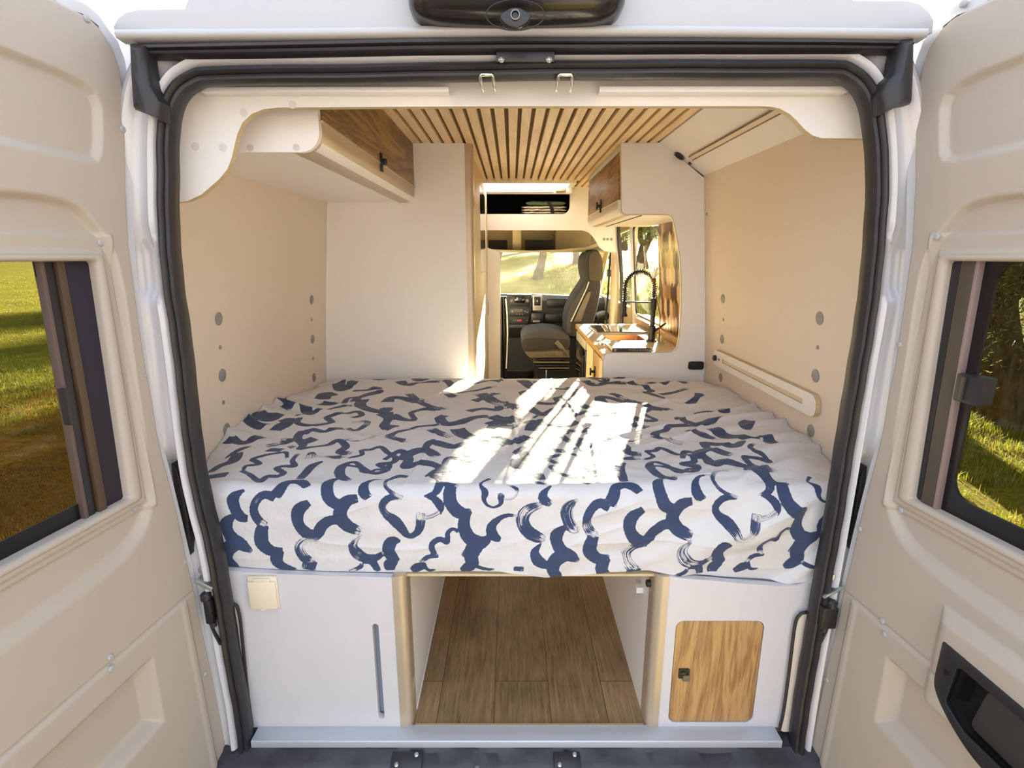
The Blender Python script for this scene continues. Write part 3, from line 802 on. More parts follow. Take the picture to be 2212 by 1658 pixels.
wt = thing('worktop', 'pale kitchen worktop with an oak front edge, running from the end panel towards the cab', 'worktop', (.7, 2.0, .8))
sink_h = rrect(.545, .79, 1.83, 2.07, .025)
outl = [(bx - .018, 1.4186), (.915, 1.4186), (.915, 2.60), (bx - .018, 2.60)]
MB().prism(outl, fXY, CZ - .028, CZ, [sink_h]).build('slab', MT['counter'], wt)
MB().box(bx - .021, bx - .018, 1.419, 2.60, CZ - .0285, CZ - .0015).build('front_edge', MT['counteredge'], wt)
MB().box(.885, .912, 1.42, 2.60, CZ, CZ + .045).build('upstand', MT['counteredge'], wt, bevel=.004)
sk = thing('sink', 'copper-coloured sink sunk into the worktop', 'sink', (.67, 1.95, .70))
mb = MB()
o2 = rrect(.547, .788, 1.832, 2.068, .023); i2 = rrect(.556, .779, 1.841, 2.059, .02)
mb.prism(o2, fXY, .71, CZ - .001, [i2]); mb.prism(o2, fXY, .70, .7105)
mb.build('basin', MT['copper'], sk)
MB().lathe([(0, 0), (.025, 0), (.025, .003), (.016, .002), (0, .001)], (.67, 1.95, .711), (0, 0, 1), 20).build('drain', MT['steel'], sk)
hb = thing('hob', 'black glass hob with a pale frame at the far end of the worktop', 'hob', (.68, 2.3, CZ))
MB().prism(rrect(.525, .86, 2.10, 2.47, .03), fXY, CZ, CZ + .006).build('frame', MT['silver'], hb, bevel=.002)
MB().prism(rrect(.533, .852, 2.108, 2.462, .025), fXY, CZ + .006, CZ + .010).build('glass_lid', MT['hob'], hb, bevel=.001)

# spring-neck tap
tp = atZ(1410, 715, CZ)
tx, ty = .762, 1.80
tx = atY(1409, 700, ty).x
tap = thing('kitchen_tap', 'black spring-neck kitchen tap with a pull-down spray beside the sink', 'tap', (tx, ty, CZ))
zt = lambda py: atY(1409, py, ty).z
z1, z2, z3 = zt(722), zt(688), zt(628)
MB().lathe([(0, 0), (.030, 0), (.030, .008), (.022, .012), (.020, .055), (.020, .085), (.016, .09), (0, .09)], (tx, ty, CZ), (0, 0, 1), 24).build('base', MT['matteblack'], tap)
zc = zt(645)
MB().tube([(tx, ty, CZ + .08), (tx, ty, zc - .01)], .0135, 16).build('riser', MT['matteblack'], tap)
MB().tube([(tx, ty, zc - .06), (tx, ty, zc + .005)], .0175, 16).build('sleeve', MT['matteblack'], tap)
ztop = zt(586); xl = atY(1350, 640, ty).x
R2 = (tx - xl) / 2; cxm = (tx + xl) / 2; zarc = ztop - R2
arc = [(tx, ty, zc)] + [(cxm + R2 * math.cos(t), ty, zarc + R2 * math.sin(t)) for t in np.linspace(0, math.pi, 24)] + [(xl, ty, zt(652))]
MB().tube(arc, .0065, 10).build('hose', MT['matteblack'], tap)
# spring coils around the hose
ap = smooth_path(arc, 3); AP = [Vector(p) for p in ap]
dd = [0]
for u, v in zip(AP, AP[1:]): dd.append(dd[-1] + (v - u).length)
coil = []; turns = 34; L = dd[-1]; j = 0
for i in range(turns * 10 + 1):
    s = L * i / (turns * 10)
    while j < len(dd) - 2 and dd[j + 1] < s: j += 1
    t = (s - dd[j]) / max(1e-9, dd[j + 1] - dd[j]); pc = AP[j].lerp(AP[j + 1], t)
    tg = (AP[j + 1] - AP[j]).normalized(); s1 = tg.cross(Vector((0, 1, 0))).normalized(); s2 = Vector((0, 1, 0))
    ph = 2 * math.pi * i / 10
    coil.append(pc + (s1 * math.cos(ph) + s2 * math.sin(ph)) * .0125)
MB().tube(coil, .0026, 5).build('spring', MT['matteblack'], tap)
zs0, zs1 = zt(650), zt(680)
MB().lathe([(0, 0), (.011, 0), (.0125, -.004), (.0125, -(zs0 - zs1) * .8), (.018, -(zs0 - zs1)), (.019, -(zs0 - zs1) - .008), (0, -(zs0 - zs1) - .008)], (xl, ty, zs0), (0, 0, 1), 18).build('spray_head', MT['matteblack'], tap)
MB().tube([(tx, ty, zs0 - .008), (xl + .008, ty, zs0 - .004)], .0042, 10).build('holder_arm', MT['matteblack'], tap)
MB().tube([(tx + .015, ty, CZ + .06), (tx + .05, ty - .004, CZ + .085), (tx + .075, ty - .008, CZ + .105)], [.008, .006, .005], 10).build('lever', MT['matteblack'], tap)

# flower in a small glass behind the tap
vx, vy = atY(1424, 735, 1.72).x, 1.72
vs = thing('flower_vase', 'small glass with a dried white flower between the tap and the tiles', 'vase', (vx, vy, CZ))
MB().lathe([(0, 0), (.028, 0), (.030, .06), (.028, .062), (.026, .004), (0, .004)], (vx, vy, CZ), (0, 0, 1), 22).build('glass', MT['glass'], vs)
ft = atY(1412, 605, vy)
stm = MB().tube([(vx, vy, CZ + .006), (vx - .004, vy, CZ + .15), (ft.x, vy, ft.z)], .003, 8).build('stem', MT['stem'], vs)
mb = MB(); rr = random.Random(3)
for k in range(34):
    a = rr.uniform(0, 6.283); sp2 = rr.uniform(.1, .75); ln = rr.uniform(.05, .085)
    d = Vector((math.cos(a) * sp2, math.sin(a) * sp2, 1)).normalized(); sd_ = d.cross(Vector((0, 0, 1))).normalized() * .005
    c = Vector((ft.x, vy, ft.z))
    mb.add([c - sd_ * .4, c + sd_ * .4, c + d * ln * .7 + sd_, c + d * ln, c + d * ln * .7 - sd_], [(0, 1, 2, 3, 4)])
mb.build('flower_head', MT['petal'], vs)
MB().lathe([(0, 0), (.008, .0), (.014, .012), (.012, .022), (0, .024)], (ft.x, vy, ft.z - .012), (0, 0, 1), 12).build('calyx', MT['stem'], vs)

# book and paper on the worktop
b0, b1 = atZ(1320, 752, CZ + .012), atZ(1424, 756, CZ + .012)
bk = thing('cookbook', 'dark-spined book lying on the worktop against the end panel', 'book', ((b0.x + b1.x) / 2, 1.5, CZ))
bx0, bx1 = .505, .70
yb0 = 1.445
MB().box(bx0, bx1, yb0, yb0 + .15, CZ + .001, CZ + .004).build('cover', MT['book'], bk)
MB().box(bx0 + .002, bx1 - .002, yb0 + .004, yb0 + .148, CZ + .004, CZ + .020).build('pages', MT['pages'], bk)
MB().box(bx0, bx1, yb0, yb0 + .15, CZ + .020, CZ + .023).build('cover', MT['pages'], bk)
MB().box(bx0, bx1, yb0 - .003, yb0 + .001, CZ + .001, CZ + .023).build('spine', MT['book'], bk)
def word(txt, x, y, z, h, m, parent, name='lettering', rot=(math.pi / 2, 0, 0)):
    cu = bpy.data.curves.new(name, 'FONT'); cu.body = txt; cu.size = h; cu.extrude = .0004
    tmp = bpy.data.objects.new('t', cu); COL.objects.link(tmp)
    bpy.context.view_layer.update()
    me = bpy.data.meshes.new_from_object(tmp.evaluated_get(bpy.context.evaluated_depsgraph_get()))
    bpy.data.objects.remove(tmp)
    me.transform(Matrix.Translation((x, y, z)) @ Matrix.Rotation(rot[0], 4, 'X'))
    return finish(name, me, m, parent, False)
word('MORD & BLAKDUN', bx0 + .083, yb0 - .0034, CZ + .007, .0125, MT['letter'], bk)
MB().lathe([(0, 0), (.0075, 0), (.0075, .0006), (0, .0006)], (bx0 + .014, yb0 - .003, CZ + .012), (0, -1, 0), 16).build('spine_emblem', MT['letter'], bk)
pc = thing('napkin', 'crumpled pale napkin beside the dark book on the worktop', 'napkin', (.5, 1.55, CZ))
gx, gy = np.meshgrid(np.linspace(0, 1, 14), np.linspace(0, 1, 12)); rs = np.random.RandomState(4)
hz = rs.rand(12, 14) * .02 + .002
v = [(.46 + .13 * a + .01 * math.sin(5 * b), 1.62 + .12 * b, CZ + h) for a, b, h in zip(gx.ravel(), gy.ravel(), hz.ravel())]
f = [(j * 14 + i, j * 14 + i + 1, (j + 1) * 14 + i + 1, (j + 1) * 14 + i) for j in range(11) for i in range(13)]
MB().add(v, f).build('cloth', MT['pages'], pc, ang=180)

# hexagon tile splashback on the right wall behind the worktop
def tile_mat():
    m, nt, b = newmat('glazed_brown_tiles')
    at = N(nt, 'ShaderNodeAttribute', attribute_name='tone')
    rp = N(nt, 'ShaderNodeValToRGB'); cr = rp.color_ramp; cr.interpolation = 'CONSTANT'
    cols = ['#c8a878', '#6b4522', '#d9c39c', '#8f6a3a', '#4a2d16', '#cdb083', '#b08a58']
    cr.elements[0].color = lin(cols[0]) + (1,); cr.elements[0].position = 0
    cr.elements[1].color = lin(cols[1]) + (1,); cr.elements[1].position = 1 / 7
    for k in range(2, 7):
        e = cr.elements.new(k / 7); e.color = lin(cols[k]) + (1,)
    nt.links.new(at.outputs['Fac'], rp.inputs['Fac']); nt.links.new(rp.outputs[0], b.inputs['Base Color'])
    b.inputs['Roughness'].default_value = .22
    return m
tb = thing('tile_splashback', 'glazed splashback of long brown and cream hexagon tiles beside the worktop', 'splashback', (.9, 1.75, CZ))
MB().loft([[(wall_x(z, 1) - .004, 1.42, z), (wall_x(z, 1) - .004, 2.185, z), (wall_x(z, 1) + .003, 2.185, z), (wall_x(z, 1) + .003, 1.42, z)] for z in np.linspace(CZ + .001, 1.487, 12)]).build('grout', MT['pages'], tb)
mb = MB(); tone = []
tw, thh = .058, .125; rr = random.Random(11)
row = 0; z = CZ - .02
while z < 1.52:
    y = 1.42 + (tw / 2 if row % 2 else 0)
    while y < 2.18:
        pts = [(y, z - thh / 2), (y + tw / 2, z - thh / 2 + .03), (y + tw / 2, z + thh / 2 - .03), (y, z + thh / 2), (y - tw / 2, z + thh / 2 - .03), (y - tw / 2, z - thh / 2 + .03)]
        pts = [(y + (a - y) * .95, z + (b_ - z) * .97) for a, b_ in pts]
        pts = [(min(max(a, 1.4195), 2.184), min(max(b_, CZ + .002), 1.486)) for a, b_ in pts]
        if max(p_[1] for p_ in pts) - min(p_[1] for p_ in pts) > .01 and max(p_[0] for p_ in pts) - min(p_[0] for p_ in pts) > .008:
            tl = rr.uniform(-.0015, .0015)
            o_ = len(mb.v)
            front = [(wall_x(b_, 1) - .0085 + tl * (a - y) / tw, a, b_) for a, b_ in pts]
            back = [(wall_x(b_, 1) - .0035, a, b_) for a, b_ in pts]
            mb.add(front + back, [(0, 1, 2, 3, 4, 5)] + [(i, (i + 1) % 6, 6 + (i + 1) % 6, 6 + i) for i in range(6)])
            tone += [rr.random()] * 7
        y += tw
    z += thh - .03; row += 1
me = bpy.data.meshes.new('tiles'); me.from_pydata(mb.v, [], mb.f)
at_ = me.attributes.new('tone', 'FLOAT', 'FACE'); at_.data.foreach_set('value', tone)
finish('tiles', me, tile_mat(), tb, False)

# slim wall lamp board on the right wall
wl = thing('wall_lamp_board', 'white plywood board with a long light slot on the right wall above the bed', 'wall lamp', at_wall(1660, 830, 1))
def wp(px, py, k=0.0):
    p = at_wall(px, py, 1); return p
cs = [wp(1550, 756), wp(1768, 848), wp(1771, 901), wp(1552, 790)]
def lampf(a, b, c): return Vector((wall_x(b, 1) - c, a, b))
yy0, yy1 = cs[2].y - .004, cs[0].y
zl = (cs[0].z + cs[1].z) / 2; zlo = (cs[2].z + cs[3].z) / 2
ol = rrect(yy0, yy1, zlo, zl, .03, 8)
slot = rrect(yy0 + .075, yy1 - .10, (zlo + zl) / 2 - .009, (zlo + zl) / 2 + .009, .002, 2)
MB().prism(ol, lampf, .0176, .0184, [slot]).build('face', MT['pelmet'], wl)
MB().prism(ol, lampf, .001, .0175, [slot]).build('board', MT['plyedge'], wl)
MB().prism(slot, lampf, .002, .012).build('diffuser', MT['diffuser'], wl)
kb = wp(1558, 775)
c = Vector((wall_x(kb.z, 1) - .018, yy1 - .028, (zlo + zl) / 2))
MB().lathe([(0, 0), (.013, 0), (.013, .010), (.010, .013), (0, .013)], c, (-1, 0, 0), 22).build('switch_knob', MT['blackpl'], wl)
MB().lathe([(0, 0), (.0045, 0), (.0045, .003), (0, .003)], c + Vector((0, -.04, 0)), (-1, 0, 0), 14).build('screw', MT['blackpl'], wl)
# ================================================================== BENCH BOXES UNDER THE BED
YB = .042
def bx_(px, py, Y=YB): return atY(px, py, Y)
lb = thing('storage_box_left', 'white storage box under the bed on the left, with socket cover and tall slot', 'storage box', (-.52, .05, 0)); lb.name = 'bed_box'
xl0, xl1 = wall_x(.3, -1), bx_(850, 1300).x
zt_ = .482
s0, s1 = bx_(805, 1347), bx_(831, 1551)
sl_x0, sl_x1 = bx_(805, 1360).x, bx_(818, 1360).x
x_a = (bx_(805, 1400).x + bx_(823, 1500).x) / 2
slot = rrect(bx_(806, 1380).x, bx_(819.5, 1380).x, s1.z, s0.z, .0075, 8)
_hx = [(470, 1222), (560, 1229), (700, 1235), (850, 1239), (960, 1236), (1310, 1234), (1400, 1231), (1460, 1240), (1540, 1246), (1600, 1252), (1700, 1259), (1745, 1252), (1775, 1240)]
_hem = sorted((atY(x, y, .056).x, atY(x, y, .056).z) for x, y in _hx)
hem_z = lambda x: float(np.interp(x, [a for a, b in _hem], [b for a, b in _hem])) - .0015
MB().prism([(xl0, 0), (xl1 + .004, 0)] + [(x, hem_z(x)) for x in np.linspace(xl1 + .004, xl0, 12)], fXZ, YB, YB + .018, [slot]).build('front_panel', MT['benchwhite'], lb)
MB().box(slot[0][0] - .03, slot[0][0] + .05, YB + .024, YB + .05, .02, .42).build('water_tank', MT['tank'], lb)
xs = bx_(890, 1566).x
def post(x_in, x_out, name, parent):
    """rounded corner post: flat on the front, quarter round towards the passage"""
    s = 1 if x_in > x_out else -1
    r = .022
    pts = [(x_out, YB - .002), (x_in - s * r, YB - .002)] + [(x_in - s * r + s * r * math.sin(t), YB - .002 + r - r * math.cos(t)) for t in np.linspace(0, math.pi / 2, 9)] + [(x_in, YB + .06), (x_out, YB + .06)]
    return MB().prism(pts, fXY, 0.0, zt_).build(name, MT['champagne'], parent, ang=25)
post(-.281, xl1, 'corner_post', lb)
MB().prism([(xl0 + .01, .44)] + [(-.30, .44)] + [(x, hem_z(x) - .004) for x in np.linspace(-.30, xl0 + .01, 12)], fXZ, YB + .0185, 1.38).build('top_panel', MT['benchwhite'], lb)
MB().box(-.296, -.281, YB + .06, 1.38, 0, zt_).build('side_panel', MT['wardrobe'], lb)
MB().box(-.2812, -.279, YB + .06, 1.38, 0, .006).build('floor_bead', MT['white'], lb)
# socket cover
p, q = bx_(536, 1242), bx_(606, 1308)
fr_ = MB().box(p.x, q.x, YB - .007, YB, q.z - .002, p.z).build('socket_cover', MT['ivory'], lb, bevel=.002)
MB().box(p.x + .002, q.x - .002, YB - .014, YB - .007, q.z, p.z - .012).build('lid', MT['ivory'], fr_, bevel=.002)
MB().box(p.x + .016, q.x - .016, YB - .013, YB - .007, p.z - .013, p.z - .003).build('hinge', MT['ivory'], fr_, bevel=.002)
c = bx_(573, 1306)
MB().lathe([(0, 0), (.009, 0), (.009, .0045), (0, .0045)], (c.x, YB - .0085, c.z + .001), (0, -1, 0), 18).build('thumb_tab', MT['ivory'], fr_)

rb = thing('bed_box', 'white storage box under the right side of the bed, with an oak hatch', 'storage box', (.6, .05, 0))
xr0, xr1 = bx_(1434, 1400).x, wall_x(.3, 1)
h00, h11 = bx_(1455, 1350), bx_(1635, 1556)
hx0, hx1 = (bx_(1461, 1360).x + bx_(1446, 1540).x) / 2, (bx_(1650, 1360).x + bx_(1624, 1540).x) / 2
hz0, hz1 = bx_(1540, 1558).z, bx_(1560, 1342).z
ho = rrect(hx0 - .002, hx1 + .002, hz0 - .002, hz1 + .002, .022, 8)
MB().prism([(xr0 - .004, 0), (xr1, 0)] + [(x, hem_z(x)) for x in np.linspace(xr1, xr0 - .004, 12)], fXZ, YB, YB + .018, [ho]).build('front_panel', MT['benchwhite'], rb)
hd = MB().prism(rrect(hx0, hx1, hz0, hz1, .02, 8), fXZ, YB + .001, YB + .017).build('hatch', MT['oak'], rb, bevel=.001)
c = bx_(1477, 1453)
MB().prism(rrect(c.x - .0145, c.x + .0145, c.z - .0145, c.z + .0145, .003), fXZ, YB - .004, YB + .002).build('latch_plate', MT['matteblack'], hd, bevel=.001)
MB().box(c.x - .004, c.x + .014, YB - .010, YB - .003, c.z - .019, c.z - .002).build('latch_tab', MT['brownpl'], hd, bevel=.001)
MB().lathe([(0, 0), (.006, 0), (.006, .004), (0, .004)], (c.x - .002, YB - .004, c.z + .004), (0, -1, 0), 14).build('latch_button', MT['blackpl'], hd)
MB().box(hx0 - .01, hx1 + .01, YB + .019, YB + .024, hz0 - .01, hz1 + .01).build('hatch_rebate', MT['matteblack'], rb)
post(.379, xr0, 'corner_post', rb)
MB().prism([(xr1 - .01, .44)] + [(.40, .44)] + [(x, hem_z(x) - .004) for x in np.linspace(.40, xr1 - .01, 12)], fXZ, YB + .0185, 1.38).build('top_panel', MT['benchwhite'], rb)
MB().box(.379, .394, YB + .06, 1.38, 0, zt_).build('side_panel', MT['wardrobe'], rb)
br = thing('white_bracket', 'white plastic clip bracket inside the passage, high on the right storage box', 'bracket', (.372, .12, .36))
p, q = atX(1381, 1248, .378), atX(1397, 1298, .378)
mb = MB().box(.366, .379, p.y - .012, p.y + .008, q.z, p.z - .01); mb.box(.360, .379, p.y - .045, p.y - .018, q.z - .008, p.z - .002)
mb.build('clip', MT['white'], br, bevel=.003)
k = atX(1404, 1259, .378)
MB().lathe([(0, 0), (.010, 0), (.010, .010), (.006, .012), (0, .012)], (.379, k.y, k.z), (-1, 0, 0), 16).build('knob', MT['blackpl'], br)

# ------------------------------------------------------------------ bed base board and sheet
bp_ = tag(MB().box(-.34, .44, .062, 1.385, .4685, .4765).build('bed_base_board', MT['plyedge'], bevel=.002), 'pale plywood bed base board showing under the sheet across the passage', 'bed base')

def vnoise(x, y, seed):
    """smooth value noise, arrays in -> arrays in [-1, 1]"""
    rs = np.random.RandomState(seed); T = rs.rand(256, 256) * 2 - 1
    xi = np.floor(x).astype(int); yi = np.floor(y).astype(int); fx = x - xi; fy = y - yi
    fx = fx * fx * fx * (fx * (fx * 6 - 15) + 10); fy = fy * fy * fy * (fy * (fy * 6 - 15) + 10)
    g = lambda a, b: T[a % 256, b % 256]
    return (g(xi, yi) * (1 - fx) + g(xi + 1, yi) * fx) * (1 - fy) + (g(xi, yi + 1) * (1 - fx) + g(xi + 1, yi + 1) * fx) * fy

SZ, SY, SRAD = .726, .056, .035
sheet_zb = sorted((atY(x, y, SY).x, atY(x, y, SY).z) for x, y in ((470, 1222), (560, 1229), (700, 1235), (850, 1239), (960, 1236), (1080, 1233), (1120, 1240), (1180, 1247), (1260, 1243), (1310, 1234), (1400, 1231), (1460, 1240), (1540, 1246), (1600, 1252), (1700, 1259), (1745, 1252), (1775, 1240)))
wl_ = [at_wall(x, y, -1) for x, y in ((440, 1010), (480, 945), (520, 907), (580, 874), (640, 850), (700, 833))]
wr_ = [at_wall(x, y, 1) for x, y in ((1800, 1010), (1760, 966), (1700, 920), (1650, 887), (1600, 857), (1560, 837), (1530, 826))]

NU, NV = 520, 420
U = np.linspace(-.935, .968, NU)
V = np.concatenate([np.linspace(-.30, -.05, 90, endpoint=False), np.linspace(-.05, .05, 50, endpoint=False), np.linspace(.05, 1.292, NV - 140)])
UU, VV = np.meshgrid(U, V)
zb_u = np.interp(UU, [a for a, b in sheet_zb], [b for a, b in sheet_zb])
front_len = SZ - zb_u
# front part: v from -.30..0 is remapped so that v=-.28 is the lower hem
vf = np.where(VV < 0, VV * (front_len / .30), VV)
r = SRAD
th = np.clip((vf + r) / (2 * r), 0, 1) * math.pi / 2
Yy = np.where(vf > r, SY + vf, np.where(vf < -r, SY, SY + r - r * np.cos(th)))
Zz = np.where(vf > r, SZ, np.where(vf < -r, SZ + vf, SZ - r + r * np.sin(th)))
Xx = UU.copy()
topw = np.clip((vf - 0) / .06, 0, 1); frw = np.clip(-vf / .05, 0, 1)
# crown and edges
wallL = np.array([wall_x(z, -1) for z in (.75,)])[0]; wallR = wall_x(.75, 1)
zl_ = np.interp(Yy, [p.y for p in wl_], [p.z for p in wl_]); zr_ = np.interp(Yy, [p.y for p in wr_], [p.z for p in wr_])
bl = np.clip(1 - (UU + .935) / .17, 0, 1) ** 2; brr = np.clip(1 - (.968 - UU) / .17, 0, 1) ** 2
Zz = Zz + topw * (bl * np.clip(zl_ - SZ, -.05, .05) + brr * np.clip(zr_ - SZ, -.05, .05))
Zz += topw * .010 * np.clip(1 - ((UU - .02) / .95) ** 2, 0, 1) * np.clip((vf - .05) * 3, 0, 1)
Zz -= topw * .02 * np.clip((vf - 1.15) / .14, 0, 1) ** 2
# folds: strained creases fanning out from the right edge, ripples along the left wall
ca, sa = math.cos(-.45), math.sin(-.45)
a1 = UU * ca - VV * sa; a2 = UU * sa + VV * ca
fan = (vnoise(a1 * 2.2 + 3, a2 * 22 + vnoise(UU * 5, VV * 5, 2) * 1.2, 5))
rg_ = np.clip((UU - .15) / .7, 0, 1) ** 1.3 * topw
Zz += rg_ * (.019 * np.maximum(0, fan) ** 1.2 + .005 * fan)
ca, sa = math.cos(.5), math.sin(.5)
b1 = UU * ca - VV * sa; b2 = UU * sa + VV * ca
fan2 = vnoise(b1 * 2.0 + 9, b2 * 24 + vnoise(UU * 6, VV * 6, 8), 9)
lg = np.clip((-.45 - UU) / .45, 0, 1) ** 1.3 * topw
Zz += lg * (.018 * np.maximum(0, fan2) ** 1.2 + .004 * fan2)
Zz += topw * (.0028 * vnoise(UU * 7, VV * 7, 12) + .0016 * vnoise(UU * 19 + VV * 8, VV * 26, 13))
# long soft creases running away from the viewer
for uc, am in ((-.02, .006), (-.28, .003), (.22, .004)):
    Zz += topw * am * np.exp(-((UU - uc - .03 * np.sin(VV * 4)) / .006) ** 2)
def ridge(a, b, s, p=5): return (1 - np.abs(vnoise(a, b, s))) ** p
wx, wy = UU + .05 * vnoise(UU * 4, VV * 4, 51), VV + .05 * vnoise(UU * 4, VV * 4, 52)
sideR, sideL = np.clip((UU - .1) / .6, 0, 1), np.clip((-.35 - UU) / .5, 0, 1)
cen = np.clip(1 - sideR - sideL, .25, 1)
Zz += topw * (.0055 * cen * ridge(wx * 5 + .8 * wy, wy * 1.6, 53) * (.5 + .5 * vnoise(UU * 3, VV * 3, 54)))
ca, sa = math.cos(-.55), math.sin(-.55)
Zz += topw * sideR * .013 * ridge((wx * ca - wy * sa) * 1.6, (wx * sa + wy * ca) * 9, 55, 4)
ca, sa = math.cos(.55), math.sin(.55)
Zz += topw * sideL * .011 * ridge((wx * ca - wy * sa) * 1.6, (wx * sa + wy * ca) * 9, 56, 4)
# front hang: diagonal drag lines to the right lower corner, slight billow
ca, sa = math.cos(.62), math.sin(.62)
c1 = UU * ca + VV * sa; c2 = -UU * sa + VV * ca
drag = vnoise(c1 * 2.5 + 4, c2 * 17 + .6 * vnoise(UU * 6, VV * 6, 31), 21)
fg = frw * np.clip((UU + .15) / .8, .12, 1)
Yy -= fg * (.018 * np.maximum(0, drag) ** 1.2 + .004 * drag)
ca, sa = math.cos(.55), math.sin(.55)
Yy -= frw * np.clip((UU + .1) / .6, .15, 1) * .010 * ridge((wx * ca + wy * sa) * 1.8, (-wx * sa + wy * ca) * 10, 57, 4)
Yy -= frw * .004 * ridge(wx * 3, wy * 8, 58, 5)
Yy -= frw * (.003 * vnoise(UU * 4, VV * 9, 41) + .0018 * vnoise(UU * 11, VV * 22, 42))
Yy -= frw * .010 * np.clip((-vf - .18) / .08, 0, 1) * np.clip((UU - .05) / .15, 0, 1) * np.clip((.40 - UU) / .1, 0, 1)
Yy += frw * .012 * np.clip((-vf - .20) / .08, 0, 1)
# right front corner swings back
cr = np.clip((UU - .80) / .15, 0, 1) ** 2
Yy += frw * cr * .05
# keep inside the walls
for k_, s_ in ((0, -1), (1, 1)):
    lim = np.interp(Zz, [.2, .45, .73, 1.0], [wall_x(z, s_) for z in (.2, .45, .73, 1.0)])
    Xx = np.maximum(Xx, lim + .003) if s_ < 0 else np.minimum(Xx, lim - .003)

# ------------------------------------------------------------------ printed brush-stroke clouds
STR = []          # (list of (u, v, halfwidth), dry)
def px_uv(px, py):
    p = atY(px, py, SY)
    if p.z <= SZ: return (p.x, p.z - SZ)
    q = atZ(px, py, SZ)
    return (q.x, q.y - SY)
def S(o, sc, pts, dry=0.0, n=7, rep=True, kx=1.0):
    """traced stroke: zoom-pixel points with their full width in zoom pixels"""
    P = []
    for x, y, w in pts:
        px, py = o[0] + x / sc, o[1] + y / sc
        u, v = px_uv(px, py)
        dep = (Vector((u, SY + max(v, 0), SZ + min(v, 0))) - CAM).length
        P.append((u, v, w / sc * .5 * dep * 1.08 / F_PX * kx))
    P = smooth_path(P, n)
    STR.append((P, dry))
    if rep: STR.append(([(u + .856, v - .012 + .07 * (u + .45) * (v < .1), w) for u, v, w in P], dry))
A, SCA = (460, 1000), 4.424
B = (900, 1000)
S(A, SCA, [(1050, 5, 30), (950, 40, 85), (885, 95, 80), (830, 150, 70)])
S(A, SCA, [(890, 220, 70), (850, 185, 95), (780, 178, 80), (700, 190, 85), (620, 235, 100), (585, 310, 105)], .15)
S(A, SCA, [(590, 330, 80), (500, 290, 85), (440, 320, 75), (395, 400, 65), (395, 470, 70), (440, 550, 80), (510, 590, 60)], .55)
S(A, SCA, [(480, 590, 85), (462, 680, 108), (478, 760, 108), (560, 830, 92), (670, 835, 60)])
S(A, SCA, [(630, 830, 90), (612, 920, 98), (655, 980, 80), (800, 1020, 10)])
S(A, SCA, [(275, 240, 25), (205, 295, 80), (187, 360, 96), (215, 440, 90), (265, 510, 90), (330, 530, 60)], .35)
S(A, SCA, [(190, 500, 40), (130, 570, 95), (138, 640, 92), (195, 720, 100), (290, 775, 95), (375, 835, 30)], .12)
S(A, SCA, [(225, 760, 110), (150, 815, 112), (140, 900, 92), (185, 970, 85), (215, 1010, 60)])
S(A, SCA, [(1180, 150, 40), (1105, 185, 90), (1083, 270, 104), (1125, 350, 108), (1215, 405, 95)], .1)
S(A, SCA, [(1380, 330, 85), (1290, 350, 105), (1232, 420, 112), (1222, 500, 112), (1285, 590, 112), (1410, 650, 85)], .2)
S(A, SCA, [(1225, 540, 85), (1130, 538, 88), (1050, 590, 92), (1008, 660, 92), (950, 715, 80)], .1)
S(A, SCA, [(920, 375, 60), (835, 430, 100), (808, 500, 102), (830, 580, 96), (900, 660, 110), (975, 685, 90)], .1)
S(A, SCA, [(1015, 735, 14), (905, 730, 60), (830, 785, 75), (845, 860, 82), (905, 930, 92), (970, 950, 60)], .5)
S(A, SCA, [(940, 930, 100), (915, 985, 110), (910, 1025, 100)], .1)
S(A, SCA, [(1300, 10, 30), (1225, 60, 75), (1215, 115, 85), (1260, 150, 75), (1320, 160, 40)], .2)
S(A, SCA, [(1290, 30, 40), (1400, 45, 40), (1440, 80, 60), (1500, 92, 36), (1560, 62, 36), (1660, 62, 46), (1690, 25, 45), (1650, 0, 30)])
S(A, SCA, [(1700, 155, 10), (1560, 152, 22), (1460, 190, 60), (1430, 255, 96), (1485, 325, 80)], .1)
S(A, SCA, [(1860, 130, 50), (1770, 125, 60), (1660, 165, 35), (1645, 215, 35), (1705, 268, 40), (1810, 320, 40)], .6)
S(A, SCA, [(1810, 330, 30), (1690, 320, 70), (1620, 400, 60), (1650, 480, 65), (1740, 545, 95), (1800, 610, 85), (1850, 680, 60), (1910, 690, 52), (1975, 620, 72), (1992, 470, 85)], .5)
S(A, SCA, [(2000, 520, 50), (2100, 490, 45), (2165, 450, 45)], .95)
S(A, SCA, [(2180, 480, 10), (2172, 400, 72), (2110, 330, 66), (2020, 300, 14)])
S(A, SCA, [(2020, 305, 20), (2130, 255, 70), (2175, 170, 80), (2100, 130, 66), (2030, 132, 14)], .4)
S(A, SCA, [(2030, 128, 25), (2110, 92, 72), (2178, 55, 50)])
S(A, SCA, [(2110, 45, 22), (1990, 25, 26), (1900, 25, 60), (1830, 30, 30)], .35)
S(A, SCA, [(1420, 680, 10), (1345, 770, 70), (1372, 850, 104), (1450, 905, 92), (1550, 905, 66), (1640, 850, 40)], .55)
S(A, SCA, [(1790, 745, 20), (1712, 745, 95), (1680, 820, 106), (1718, 900, 98), (1770, 935, 50)])
S(A, SCA, [(1740, 930, 70), (1690, 970, 104), (1690, 1030, 70)])
S(A, SCA, [(1430, 930, 60), (1520, 945, 70), (1575, 1040, 55)])
S(A, SCA, [(1420, 960, 30), (1400, 1000, 40), (1300, 1040, 30)], .4)
S(B, SCA, [(395, 650, 30), (350, 622, 30), (300, 660, 40), (292, 740, 50), (220, 722, 50), (148, 770, 50), (160, 850, 50), (195, 892, 25)], .3)
